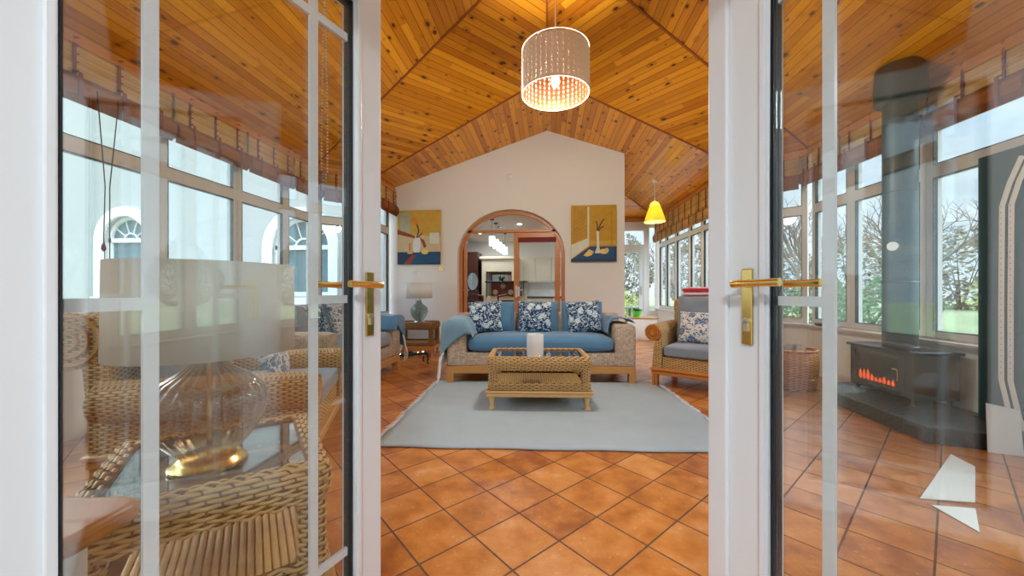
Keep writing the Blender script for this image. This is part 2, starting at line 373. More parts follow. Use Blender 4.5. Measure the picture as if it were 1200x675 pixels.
    def pillow(s, w, h, t, c=(0, 0, 0), rot=None, n=14, lump=.012, seed=0, pinch=.10):
        """soft square cushion lying in local XY, thickness along Z"""
        m = Matrix.Translation(Vector(c)) @ (rot if rot else Matrix.Identity(4))
        rnd = Vector((seed*3.1, seed*1.7, 0)); G = []
        for side in (1, -1):
            g = []
            for i in range(n+1):
                row = []
                for j in range(n+1):
                    a = -1+2*i/n; b = -1+2*j/n
                    px = a*w/2*(1-pinch*(1-b*b)*abs(a)**3); py = b*h/2*(1-pinch*(1-a*a)*abs(b)**3)
                    e = max(0, (1-abs(a)**2.6))**.55*max(0, (1-abs(b)**2.6))**.55
                    z = side*t/2*e + lump*noise.noise(Vector((px*7, py*7, side*2))+rnd)*(e**.5)
                    if side == -1 and (i in (0, n) or j in (0, n)): row.append(G[0][i][j])
                    else: row.append(s.v(m @ Vector((px, py, z))))
                g.append(row)
            G.append(g)
        for k, g in enumerate(G):
            for i in range(n):
                for j in range(n):
                    q = [(i, j), (i+1, j), (i+1, j+1), (i, j+1)]
                    if k: q = q[::-1]
                    f = s.face([g[a][b] for a, b in q])
                    if f:
                        for l, (a, b) in zip(f.loops, q): l[s.uv].uv = (a/n*w + seed*.37 + k*2, b/n*h + seed*.21)
                        s.own.add(f)
        return s
    def rbox(s, x0, x1, y0, y1, z0, z1, r=.05, n=5, bulge=0.0):
        """rounded soft box"""
        cx, cy, cz = (x0+x1)/2, (y0+y1)/2, (z0+z1)/2; hx, hy, hz = (x1-x0)/2, (y1-y0)/2, (z1-z0)/2
        b2 = bmesh.new(); bmesh.ops.create_cube(b2, size=2)
        bmesh.ops.subdivide_edges(b2, edges=b2.edges[:], cuts=n*2, use_grid_fill=True)
        mp = {}
        for v in b2.verts:
            p = Vector((v.co.x*hx, v.co.y*hy, v.co.z*hz)); q = Vector((max(-hx+r, min(hx-r, p.x)), max(-hy+r, min(hy-r, p.y)), max(-hz+r, min(hz-r, p.z))))
            # pull grid lines toward corners for better rounding
            d = p-q
            if d.length > 1e-6: p = q + d.normalized()*r
            if bulge:
                e = (1-(v.co.x)**4)*(1-(v.co.y)**4); p.z += bulge*e*(1 if v.co.z > 0 else -.2)*abs(v.co.z)
            mp[v] = s.v((cx+p.x, cy+p.y, cz+p.z))
        for f in b2.faces: s.face([mp[v] for v in f.verts])
        b2.free(); return s
    def build(s, name, mat, parent=None, smooth=None, bevel=0, subsurf=0, seg=2, kind=None, loc=None, rz=None, solid=0):
        bm = s.bm; bmesh.ops.remove_doubles(bm, verts=bm.verts[:], dist=1e-6) if not s.own else None
        bm.normal_update()
        for f in bm.faces:
            if f in s.own: continue
            n = f.normal; a = max(range(3), key=lambda i: abs(n[i]))
            for l in f.loops:
                p = l.vert.co
                l[s.uv].uv = (p.y, p.z) if a == 0 else ((p.x, p.z) if a == 1 else (p.x, p.y))
        bmesh.ops.recalc_face_normals(bm, faces=bm.faces[:])
        me = bpy.data.meshes.new(name); bm.to_mesh(me); bm.free()
        o = bpy.data.objects.new(name, me); COL.objects.link(o)
        if mat: me.materials.append(mat if not isinstance(mat, str) else M[mat])
        if smooth is not None:
            me.polygons.foreach_set('use_smooth', [True]*len(me.polygons))
            if smooth < 180: me.set_sharp_from_angle(angle=R(smooth))
        if parent: o.parent = parent
        if solid:
            md = o.modifiers.new('solid', 'SOLIDIFY'); md.thickness = solid; md.offset = 0
        if bevel:
            md = o.modifiers.new('bevel', 'BEVEL'); md.width = bevel; md.segments = seg; md.limit_method = 'ANGLE'; md.angle_limit = R(40)
        if subsurf:
            md = o.modifiers.new('sub', 'SUBSURF'); md.levels = subsurf; md.render_levels = subsurf
        if kind: o['kind'] = kind
        if loc is not None: o.location = loc
        if rz is not None: o.rotation_euler = (0, 0, rz)
        return o
def thing(name, label, cat, loc=(0, 0, 0), rz=0, group=None):
    o = bpy.data.objects.new(name, None); COL.objects.link(o); o.empty_display_size = .1
    o.location = loc; o.rotation_euler = (0, 0, rz); o['label'] = label; o['category'] = cat
    if group: o['group'] = group
    return o
def tag(o, label, cat, group=None, kind=None):
    o['label'] = label; o['category'] = cat
    if group: o['group'] = group
    if kind: o['kind'] = kind
    return o
def dup(root, loc, rz, label, group=None):
    r = root.copy(); COL.objects.link(r); r.location = loc; r.rotation_euler = (0, 0, rz); r['label'] = label
    if group: r['group'] = group
    for ch in list(root.children):
        c = ch.copy(); COL.objects.link(c); c.parent = r
        for g in ch.children:
            d = g.copy(); COL.objects.link(d); d.parent = c
    return r
def struct(mb, name, mat, **kw): return mb.build(name, mat, kind='structure', **kw)

# ------------------------------------------------------------------ camera (stands in the hall, looks through the open door)
YAW = 5.4
cam = bpy.data.cameras.new('camera'); co = bpy.data.objects.new('camera', cam); COL.objects.link(co)
cam.sensor_width = 36; cam.lens = 435/1200*36; cam.shift_y = 3.5/1200; cam.clip_start = .02; cam.clip_end = 500
co.location = (0, 0, 1.10); co.rotation_euler = (R(90), 0, R(YAW)); SC.camera = co

# ------------------------------------------------------------------ plan of the room
EZ = 3.01
LW = 3.51; GW = 2.86
Pk = (0, 3.42, 4.39); A = (0, 5.0, 3.98)
def S3(u, v, z): return [( -u, v, z), (u, v, z)]
Bl, Br = S3(GW, 5.97, 3.02); Cl, Cr = S3(LW, 5.34, EZ); Dl, Dr = S3(LW, 1.5, EZ); El, Er = S3(2.46, .45, EZ)
WT, WK = 6.7, 7.0   # back wall faces

def facet(name, verts, along, thick=.05):
    """one ceiling facet with boards running along the given horizontal direction"""
    mb = MB(); vs = [Vector(p) for p in verts]; n = (vs[1]-vs[0]).cross(vs[2]-vs[0]).normalized()
    if n.z < 0: n = -n
    a = Vector((along[0], along[1], 0)); a = (a - n*a.dot(n)).normalized(); b = n.cross(a)
    def uvof(p): return (p.dot(a), p.dot(b))
    lo = [mb.v(p) for p in vs]; hi = [mb.v(p + Vector((0, 0, thick))) for p in vs]
    fs = [mb.face(lo), mb.face(hi[::-1])] + [mb.face([lo[i], lo[(i+1) % len(vs)], hi[(i+1) % len(vs)], hi[i]]) for i in range(len(vs))]
    for f in fs:
        for l in f.loops: l[mb.uv].uv = uvof(l.vert.co)
        mb.own.add(f)
    return struct(mb, name, 'pine')
d45 = (1, 1)
facet('ceiling', [Pk, Cl, Dl], (0, 1)); facet('ceiling', [Pk, Dr, Cr], (0, 1))
facet('ceiling', [Pk, A, Bl, Cl], (1, 1)); facet('ceiling', [Pk, Cr, Br, A], (-1, 1))
facet('ceiling', [Pk, Dl, El], (1, -1)); facet('ceiling', [Pk, Er, Dr], (1, 1)); facet('ceiling', [Pk, El, Er], (1, 0))
facet('ceiling', [A, (0, WT+.02, 3.98), (-GW, WT+.02, 3.02), Bl], (0, 1))
HIPV = 7.14
facet('ceiling', [A, Br, (GW, 10, 3.02), (0, HIPV, 3.98)], (0, 1))
facet('ceiling', [(0, HIPV, 3.98), (GW, 10, 3.02), (0, 10, 3.02)], (1, 0))
mb = MB()
for a_, b_ in [(Pk, A), (A, Bl), (A, Br), (Pk, Cl), (Pk, Cr), (Pk, Dl), (Pk, Dr), (Pk, El), (Pk, Er), ((0, HIPV, 3.98), (GW, 10, 3.02))]:
    a2 = Vector(a_)-Vector((0, 0, .006)); b2 = Vector(b_)-Vector((0, 0, .006)); mb.bar(a2, b2, .022, .016)
struct(mb, 'trim_1', 'pine_trim')
# eave boards round the wall heads
mb = MB(); plan = [(-GW, WT), (-GW, 5.97), (-LW, 5.34), (-LW, 1.5), (-2.46, .45), (2.46, .45), (LW, 1.5), (LW, 5.34), (GW, 5.97), (GW, 10), (1.36, 10)]
cen = Vector((0, 3.4, 0))
def inward(p, q):
    d = Vector((q[0]-p[0], q[1]-p[1], 0)).normalized(); n = Vector((-d.y, d.x, 0)); mid = Vector(((p[0]+q[0])/2, (p[1]+q[1])/2, 0))
    return (n if n.dot(Vector((0.5, 4, 0))-mid) > 0 else -n), d
for p, q in zip(plan, plan[1:]):
    n, d = inward(p, q)
    if p[1] == .45 and q[1] == .45: continue
    a_ = Vector((p[0], p[1], 2.955)) + n*.03; b_ = Vector((q[0], q[1], 2.955)) + n*.03
    mb.bar(a_, b_, .03, .10)
struct(mb, 'trim_2', 'eave')

# floors
def slab(name, pts, z0, z1, mat):
    mb = MB(); mb.prism(pts, lambda x, y: (x, y, z0), lambda x, y: (x, y, z1)); return struct(mb, name, mat)
slab('floor_hall', [(-1.7, -3.2), (1.7, -3.2), (1.7, .30), (-1.7, .30)], -.12, 0, 'hall_floor')
slab('floor', [(1.7, .30), (2.5, .30), (3.66, 1.42), (3.66, 5.45), (3.01, 6.05), (3.01, 10.15), (1.36, 11.6), (-3.2, 11.6), (-3.2, 6.05), (-3.66, 5.45), (-3.66, 1.42), (-2.5, .30)], -.12, 0, 'tile')

# back wall with the arch
AC, AH, AS, AR = -.66, .98, 1.75, .836
def arch(x, h=AH, r=AR):
    t = (x-AC)/h; return AS + r*math.sqrt(max(0, 1-t*t))
def gable(x): return 3.98-.335*abs(x)+.02
def strip(mb, xs, bot, top, y0, y1):
    q = [[mb.v((x, y, z)) for y, z in ((y0, bot(x)), (y1, bot(x)), (y1, top(x)), (y0, top(x)))] for x in xs]
    for a, b in zip(q, q[1:]):
        for k in range(4): mb.face([a[k], a[(k+1) % 4], b[(k+1) % 4], b[k]])
    mb.face(q[0][::-1]); mb.face(q[-1])
mb = MB(); z0 = lambda x: 0.0
strip(mb, [-GW-.1, AC-AH], z0, gable, WT, WK)
strip(mb, [AC-AH+AH*(1-math.cos(PI*i/32)) for i in range(33)] , arch, gable, WT, WK)
strip(mb, [AC+AH, 0.9, 1.36], z0, gable, WT, WK)
struct(mb, 'wall_back', 'wall')
mb = MB(); mb.bx(1.21, 1.36, WK, 10.1, 0, 3.5); struct(mb, 'wall_passage', 'wall_white')
# near wall with the french door opening, and hall behind the camera
mb = MB(); OP = .885
mb.bx(-2.5, -OP-.06, .30, .45, 0, 3.1); mb.bx(OP+.06, 2.5, .30, .45, 0, 3.1); mb.bx(-OP-.06, OP+.06, .30, .45, 2.17, 3.1)
mb.box((0, .375, 3.6), (3.4, .15, .9))
struct(mb, 'wall_front', 'wall_white')
mb = MB(); mb.bx(-1.7, -1.6, -3.2, .30, 0, 2.6); struct(mb, 'wall_hall_left', 'wall_white')
mb = MB(); mb.bx(1.6, 1.7, -3.2, .30, 0, 2.6); struct(mb, 'wall_hall_right', 'wall_white')
mb = MB(); mb.bx(-1.7, 1.7, -3.3, -3.2, 0, 2.6); struct(mb, 'wall_hall_back', 'wall_white')
mb = MB(); mb.bx(-1.7, 1.7, -3.3, .30, 2.6, 2.7); struct(mb, 'ceiling_hall', 'wall_white')
# door frame
mb = MB()
for s in (-1, 1): mb.bx(s*OP, s*(OP+.06), .29, .47, 0, 2.17)
mb.bx(-OP, OP, .29, .47, 2.11, 2.17); mb.bx(-OP, OP, .33, .45, 0, .03)
struct(mb, 'trim_3', 'upvc', bevel=.004)

# window walls
WIN = [0]
def window_wall(p, q, mulls, wall_name, sill=.66, tr=2.17, tr2=2.30, head=2.60, top=3.0, skip=()):
    """p,q plan points on the inner face; mulls: distances from p of the frame posts"""
    n, d = inward(p, q); P0 = Vector((p[0], p[1], 0)); L = (Vector((q[0], q[1], 0))-P0).length
    rot = math.atan2(d.y, d.x); out = -n
    def pt(s, o, z): return P0 + d*s + out*o + Vector((0, 0, z))
    def bxl(mb, s0, s1, o0, o1, z0, z1):
        c = pt((s0+s1)/2, (o0+o1)/2, (z0+z1)/2); mb.box(c, (abs(s1-s0), abs(o1-o0), z1-z0), rot)
    mb = MB(); bxl(mb, -.03, L+.03, 0, .16, 0, sill-.03); bxl(mb, -.03, L+.03, .02, .14, head+.03, top+.05); struct(mb, wall_name, 'wall')
    WIN[0] += 1
    mb = MB(); bxl(mb, 0, L, -.09, .05, sill-.03, sill); o = struct(mb, 'trim_%d' % (10+WIN[0]), 'sill', bevel=.006)
    ms = mulls
    for a, b in zip(ms, ms[1:]):
        if b-a < .12: continue
        mb = MB(); w = .06
        for s in (a, b-w): bxl(mb, s, s+w, .03, .11, sill, head+.03)
        for z0_, z1_ in ((sill, sill+.07), (tr-.03, tr2-.04), (head-.02, head+.03)): bxl(mb, a+w, b-w, .03, .11, z0_, z1_)
        fr = struct(mb, 'window_%d' % WIN[0], 'upvc_win', bevel=.004)
        WIN[0] += 1
        g = MB(); bxl(g, a+w, b-w, .064, .072, sill+.07, tr-.03); bxl(g, a+w, b-w, .064, .072, tr2-.04, head-.02); g.build('pane', 'glass_win', fr)
        g = MB()
        for (zz0, zz1) in ((sill+.07, tr-.03), (tr2-.04, head-.02)):
            for s in (a+w, b-w-.008): bxl(g, s, s+.008, .028, .062, zz0, zz1)
            bxl(g, a+w, b-w, .028, .062, zz1-.010, zz1); bxl(g, a+w, b-w, .028, .062, zz0, zz0+.008)
        g.build('gasket', 'gasket', fr)
    return P0, d, out, L, rot, pt
LM = [0, .72, 1.6, 2.45, 3.24, 3.84]   # distance from v=1.5 up the long side
ws = {}
ws['L'] = window_wall((-LW, 1.5), (-LW, 5.34), LM, 'wall_left')
ws['LF'] = window_wall((-LW, 5.34), (-GW, 5.97), [.03, .875], 'wall_left_far')
ws['LG'] = window_wall((-GW, 5.97), (-GW, 6.7), [.03, .62], 'wall_left_gable')
ws['R'] = window_wall((LW, 1.5), (LW, 5.34), [0, .59, 1.46, 2.33, 3.2, 3.84], 'wall_right')
ws['RF'] = window_wall((LW, 5.34), (GW, 5.97), [.03, .875], 'wall_right_far')
ws['RG'] = window_wall((GW, 5.97), (GW, 10.0), [.03, .65, 1.27, 1.9, 2.7, 3.4, 3.97], 'wall_right_gable', tr=2.25, tr2=2.36, head=2.72)
ws['LN'] = window_wall((-2.46, .45), (-LW, 1.5), [.03, .75, 1.45], 'wall_left_near')
ws['RN'] = window_wall((2.46, .45), (LW, 1.5), [.03, .75, 1.45], 'wall_right_near')

# far end wall with glazed door
mb = MB(); mb.bx(1.36, 1.75, 10, 10.12, 0, 3.05); mb.bx(2.60, 3.0, 10, 10.12, 0, .6); mb.bx(1.75, 3.0, 10, 10.12, 2.76, 3.05); mb.bx(2.60, 2.66, 10, 10.12, .6, 2.76); mb.bx(2.82, 3.0, 10, 10.12, .6, 2.76)
struct(mb, 'wall_far', 'wall_white')
mb = MB()
for x0, x1, z0_, z1_ in ((1.75, 1.83, 0, 2.76), (2.52, 2.60, 0, 2.76), (1.83, 2.52, 2.68, 2.76), (1.83, 2.52, 2.20, 2.32)): mb.bx(x0, x1, 10.0, 10.1, z0_, z1_)
d3 = struct(mb, 'window_50', 'upvc', bevel=.004)
g = MB(); g.bx(1.83, 2.52, 10.05, 10.056, 2.32, 2.68); g.build('pane', 'glass_win', d3)
mb = MB()
for x0, x1, z0_, z1_ in ((1.84, 1.94, .02, 2.19), (2.41, 2.51, .02, 2.19), (1.94, 2.41, 2.10, 2.19), (1.94, 2.41, .02, .22)): mb.bx(x0, x1, 10.01, 10.07, z0_, z1_)
d4 = struct(mb, 'door_3', 'upvc', bevel=.004)
g = MB(); g.bx(1.94, 2.41, 10.04, 10.046, .22, 2.10); g.build('glass_pane', 'glass_win', d4)
g = MB(); g.bx(2.30, 2.315, 10.03, 10.05, .22, 2.10); g.bx(1.94, 2.41, 10.03, 10.05, 1.98, 1.995); g.build('glazing_bar', 'upvc', d4)
g = MB(); g.bx(2.445, 2.475, 10.0, 10.012, 1.0, 1.22); g.bar((2.46, 9.97, 1.13), (2.36, 9.965, 1.13), .016, .016); g.build('door_handle', 'nickel', d4)
g = MB(); g.bx(2.66, 2.82, 10.05, 10.056, .6, 2.76); struct(g, 'window_51', 'glass_win')

# ------------------------------------------------------------------ the two french door leaves
def leaf(name, hinge, free, side, extra, bar_top):
    """hinge, free plan points; side=+1 when the face seen from the hall is local -Y"""
    h = Vector((*hinge, 0)); f = Vector((*free, 0)); d = f-h; L = d.length; rz = math.atan2(d.y, d.x)
    x0, x1 = .1, .7; T = .056; zb, zt = .04, 2.10; g0, g1 = .17, 2.0
    mb = MB()
    mb.bx(0, x0, -T/2, T/2, zb, zt); mb.bx(x1, L-extra, -T/2, T/2, zb, zt)
    mb.bx(x0, x1, -T/2, T/2, zb, g0); mb.bx(x0, x1, -T/2, T/2, g1, zt)
    o = struct(mb, name, 'upvc', bevel=.008, seg=3, loc=(h.x, h.y, 0), rz=rz)
    ys = -1*side   # hall side
    mb = MB()   # raised sight-line beads
    for s in (-1, 1):
        y0, y1 = s*T/2, s*(T/2+.008)
        mb.bx(x0-.018, x0-.003, y0, y1, g0-.018, g1+.018); mb.bx(x1+.003, x1+.018, y0, y1, g0-.018, g1+.018)
        mb.bx(x0-.003, x1+.003, y0, y1, g1+.003, g1+.018); mb.bx(x0-.003, x1+.003, y0, y1, g0-.018, g0-.003)
    mb.build('glazing_bead', 'upvc', o, bevel=.003)
    if extra:
        mb = MB(); mb.bx(L-extra-.012, L, ys*T/2, ys*(T/2+.014), zb, zt); mb.bx(L-extra, L-.01, -ys*T/2+ys*.02, ys*T/2, zb, zt); mb.build('meeting_strip', 'upvc', o, bevel=.004)
    mb = MB()
    for xx in (x0, x1-.007): mb.bx(xx, xx+.007, -.016, .016, g0, g1)
    for s in (-1, 1): mb.bx(x0-.001, x0+.0015, s*.016, s*(T/2+.006), g0, g1); mb.bx(x1-.0015, x1+.001, s*.016, s*(T/2+.006), g0, g1) if False else None
    mb.bx(x0, x1, -.016, .016, g0, g0+.007); mb.bx(x0, x1, -.016, .016, g1-.007, g1)
    mb.build('gasket', 'gasket', o)
    mb = MB(); mb.bx(x0+.01, x1-.01, -.010, -.006, g0+.006, g1-.006); mb.bx(x0+.01, x1-.01, .006, .010, g0+.006, g1-.006); mb.build('glass_pane', 'glass_door', o)
    mg = .124; zs = 1.075; bb = .295
    mb = MB()
    for xx in (x0+mg, x1-mg): mb.bx(xx-.012, xx+.012, -.005, .005, g0+.008, g1-.008)
    for zz in (bb, bar_top): mb.bx(x0+.011, x1-.011, -.0048, .0048, zz-.012, zz+.012)
    for a, b in ((x0+.011, x0+mg-.012), (x1-mg+.012, x1-.011)): mb.bx(a, b, -.0048, .0048, zs-.012, zs+.012)
    mb.build('glazing_bar', 'upvc', o)
    hx = x1+.052
    for s in (-1, 1):
        nm = MB(); nm.bx(hx-.016, hx+.016, s*T/2, s*(T/2+.007), .955, 1.16)
        pl = nm.build('handle_plate', 'brass', o, bevel=.003)
        k = MB(); yy = s*(T/2+.05)
        k.cyl((hx, s*T/2, 1.118), (hx, yy, 1.118), .0085, 14)
        pts = [(hx+.004, yy, 1.118), (hx-.02, yy+s*.004, 1.119), (hx-.06, yy, 1.120), (hx-.115, yy-s*.004, 1.121)]
        k.tube(pts, [.011, .0105, .009, .0105], 12); k.build('lever_handle', 'brass', pl, smooth=60)
        k = MB(); k.cyl((hx, s*(T/2+.004), 1.02), (hx, s*(T/2+.013), 1.02), .0085, 12); k.bx(hx-.005, hx+.005, s*(T/2+.004), s*(T/2+.013), .992, 1.02); k.build('keyhole', 'nickel', pl)
    return o, T
lL, T = leaf('door_1', (-.856, .451), (-.579, 1.21), 1, 0, 1.885)
# right leaf mirrored: hinge on the right, free edge left; hall side is on the other face
lR, T = leaf('door_2', (.878, .382), (.515, 1.173), -1, .05, 1.845)
# pull chain on the left leaf
mb = MB(); hk = []
ang = math.atan2(1.21-.451, .277); dl = Vector((math.cos(ang), math.sin(ang), 0)); nl = Vector((-dl.y, dl.x, 0)); base = Vector((-.856, .451, 0)) + dl*.655
for i in range(60):
    t = i/59
    for s in (-1, 1):
        w_ = .010*math.sin(min(1, t*1.2)*PI*.5); z = 2.03-t*.60
        if i == 59 and s == 1: continue
        p = base + nl*.055 + dl*(s*w_*(1 if t < .94 else .5)) + Vector((0, 0, z))
        if i % 1 == 0: mb.lathe([(0.0003, -.0032), (.0028, -.0015), (.0028, .0015), (.0003, .0032)], p, 6)
mb.bar(base+nl*.028+Vector((0, 0, 2.03)), base+nl*.060+Vector((0, 0, 2.03)), .03, .012)
tag(mb.build('bead_chain', 'white', smooth=180), 'white beaded blind chain hanging in a loop behind the top of the left door leaf', 'chain')

# ------------------------------------------------------------------ roman blinds
BL = [0]
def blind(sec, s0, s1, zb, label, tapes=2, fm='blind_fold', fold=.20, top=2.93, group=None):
    P0, d, out, L, rot, pt = ws[sec]; n = -out
    c = pt((s0+s1)/2, 0, 0); w = s1-s0-.03
    t = thing('roman_blind', label, 'blind', (c.x+n.x*.075, c.y+n.y*.075, 0), rot if n.dot(Vector((-math.sin(rot), math.cos(rot), 0))) < 0 else rot+PI, group)
    # local -Y faces the room
    mb = MB(); mb.bx(-w/2, w/2, -.02, .02, top-.03, top); mb.build('head_rail', 'eave', t)
    mb = MB(); mb.grid(lambda a, b: (-w/2+a*w, -.012-.012*math.sin(b*PI*3)**2, top-.03-b*(top-.03-zb-fold*.5)), 4, 16, lambda a, b: (a*w, b*.5)); mb.build('cloth', 'blind', t, solid=.004, smooth=60)
    mb = MB()
    for k in range(4):
        z1 = zb+fold-k*.012; z0_ = zb+k*.014; y = -.026-.012*k
        mb.grid(lambda a, b: (-w/2+a*w, y-.010*math.sin(b*PI), z1-b*(z1-z0_)), 4, 6, lambda a, b: (a*w, b*fold))
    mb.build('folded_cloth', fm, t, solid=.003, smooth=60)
    for k in range(tapes):
        x = -w/2 + w*(k+.5)/tapes if tapes > 1 else 0
        mb = MB(); mb.bx(x-.011, x+.011, -.032, -.028, zb+fold-.02, top-.03); mb.bx(x-.013, x+.013, -.082, -.078, zb-.02, zb+fold+.01); mb.bar((x, -.079, zb+fold), (x, -.03, zb+fold+.03), .024, .004)
        for q in range(5): mb.bar((x-.008, -.036, zb+fold+.02+q*.06), (x+.016, -.044, zb+fold+.035+q*.06), .004, .012)
        mb.build('tape', 'tape', t)
    return t
names = {'L': ['second', 'third', 'fourth', 'fifth']}
G1 = 'woven wood blinds over the windows'
for i, (a, b) in enumerate(zip(LM[1:], LM[2:])):
    blind('L', a, b, 2.47, ['folded woven blind over the left wall window nearest the camera', 'folded woven blind over the left window behind the big lamp shade', 'folded woven blind over the left window showing half an arched window', 'folded woven blind over the left window just before the corner'][i], 3, group=G1)
blind('LF', .08, .80, 2.47, 'folded woven blind on the short angled window left of the side table', 2, group=G1)
blind('LG', .0, .66, 2.47, 'folded woven blind at the left end of the gable wall beside the orange painting', 2, group=G1)
RM = [.59, 1.46, 2.33, 3.2, 3.84]
for i, (a, b) in enumerate(zip(RM, RM[1:])):
    blind('R', a, b, 2.50, ['folded woven blind over the right window at the photo edge', 'folded woven blind over the right window beyond the made-up teal panel', 'folded woven blind over the window behind the stove flue', 'folded woven blind over the right window left of the flue'][i], 3, group=G1)
blind('RF', .08, .80, 2.47, 'folded woven blind on the short angled window behind the log basket', 2, group=G1)
for i, (a, b) in enumerate([(.03, 1.27), (1.27, 2.65), (2.65, 3.95)]):
    blind('RG', a, b, 2.34, ['golden woven blind nearest the door, above the striped blanket', 'golden woven blind in the middle of the passage windows', 'golden woven blind at the far end of the passage by the yellow lamp'][i], 4, fm='blind', fold=.22, group=G1)
# dangling cords of the left blind
t = thing('blind_cord', 'dark blind cord pair with wooden tassels hanging at the far left window', 'cord', (-3.36, 2.5, 0))
mb = MB(); mb.tube([(0, -.02, 2.6), (.0, .03, 1.9), (0, .02, 1.45)], .004, 5); mb.tube([(0, .12, 2.6), (0, .06, 1.9), (0, .06, 1.3)], .004, 5); mb.build('string', 'black', t)
mb = MB(); mb.lathe([(.002, .05), (.012, .03), (.016, 0), (.004, -.02)], (0, .02, 1.42), 10, cap=(True, True)); mb.build('tassel', 'dark_wood', t, smooth=50)
mb = MB(); mb.lathe([(.002, .05), (.012, .03), (.016, 0), (.004, -.02)], (0, .06, 1.27), 10, cap=(True, True)); mb.build('tassel', 'dark_wood', t, smooth=50)

# ------------------------------------------------------------------ pendant drum lamp
def pendant():
    cx, cy = .075, 3.42; zt, zb, r = 3.30, 2.90, .305
    t = thing('pendant_lamp', 'large cream drum pendant lamp with punched slots and copper inside', 'lamp', (cx, cy, 0))
    def shell(rad):
        mb = MB(); N = 40; rows = 8; H = zt-zb
        zs = [0, .05]
        for k in range(rows):
            a = .05 + .90*k/rows; zs += [a+.90/rows*.62, a+.90/rows]
        # columns: slot (narrow) and web
        def P(ci, frac, z) : th = 2*PI*(ci+frac)/N; return (rad*math.cos(th), rad*math.sin(th), zb+z*H)
        cols = [(ci, f) for ci in range(N) for f in (0, .32)]
        g = [[mb.v(P(ci, f, z)) for z in zs] for ci, f in cols]
        for i in range(len(cols)):
            B = g[(i+1) % len(cols)]; Aq = g[i]
            for j in range(len(zs)-1):
                slot = cols[i][1] == 0 and j >= 1 and j % 2 == 1
                if slot: continue
                mb.face([Aq[j], B[j], B[j+1], Aq[j+1]])
        # bent-out tabs beside each slot
        if rad == r:
            for ci in range(N):
                for j in range(1, len(zs)-1, 2):
                    th = 2*PI*ci/N; th2 = th-.02; ro = rad+.006
                    p = [mb.v((rad*math.cos(th), rad*math.sin(th), zb+zs[j]*H)), mb.v((ro*math.cos(th2+.07), ro*math.sin(th2+.07), zb+(zs[j]+.012)*H)), mb.v((ro*math.cos(th2+.07), ro*math.sin(th2+.07), zb+(zs[j+1]-.012)*H)), mb.v((rad*math.cos(th), rad*math.sin(th), zb+zs[j+1]*H))]
                    mb.face(p)
        return mb
    shell(r).build('shade', 'drum', t, solid=.002)
    shell(r-.006).build('lining', 'copper', t, solid=.001)
    mb = MB(); ring = lambda z, rr, th: mb.tube([(rr*math.cos(2*PI*k/48), rr*math.sin(2*PI*k/48), z) for k in range(48)], th, 6, closed=True)
    ring(zt, r, .005); ring(zb, r, .005)
    for a in range(3): mb.cyl((0, 0, zt-.02), (r*math.cos(a*2.09), r*math.sin(a*2.09), zt-.004), .003, 6)
    mb.build('frame', 'drum', t)
    mb = MB(); mb.cyl((0, 0, zt-.22), (0, 0, 4.36), .0055, 8); mb.cyl((0, 0, zt-.22), (0, 0, zt-.12), .02, 12); mb.cyl((0, 0, 4.33), (0, 0, 4.365), .045, 16); mb.build('cord', 'white', t)
    mb = MB(); mb.lathe([(.004, -.09), (.03, -.07), (.042, -.035), (.034, 0), (.016, .03)], (0, 0, zt-.25), 16, cap=(True, True)); mb.build('bulb', 'bulb', t, smooth=60)
    l = bpy.data.lights.new('pendant_light', 'POINT'); l.energy = 85; l.color = (1, .93, .80); l.shadow_soft_size = .14
    lo = bpy.data.objects.new('pendant_light', l); COL.objects.link(lo); lo.location = (cx, cy, zb-.16)
pendant()
def yellow_lamp():
    t = thing('pendant_lamp', 'small yellow cone shaped pendant lamp hanging in the passage by the far windows', 'lamp', (2.10, 7.5, 0))
    mb = MB(); pr = [(.035, 2.85), (.07, 2.83), (.10, 2.76), (.15, 2.62), (.20, 2.46), (.203, 2.45), (.198, 2.45), (.146, 2.62), (.096, 2.75)]
    mb.lathe(pr, n=32); mb.build('shade', 'yellow', t, smooth=50)
    zc = 3.98-.335*2.10
    mb = MB(); mb.cyl((0, 0, 2.74), (0, 0, zc), .006, 8); mb.cyl((0, 0, 2.80), (0, 0, 2.93), .026, 12, .012); mb.cyl((0, 0, zc-.05), (0, 0, zc+.01), .05, 16); mb.build('cord', 'white', t)
    mb = MB(); mb.lathe([(.003, -.05), (.028, -.03), (.03, 0), (.012, .04)], (0, 0, 2.66), 12, cap=(True, True)); mb.build('bulb', 'bulb_dim', t, smooth=60)
    l = bpy.data.lights.new('yellow_light', 'POINT'); l.energy = 14; l.color = (1, .82, .5); l.shadow_soft_size = .03
    lo = bpy.data.objects.new('yellow_light', l); COL.objects.link(lo); lo.location = (2.10, 7.5, 2.56)
yellow_lamp()

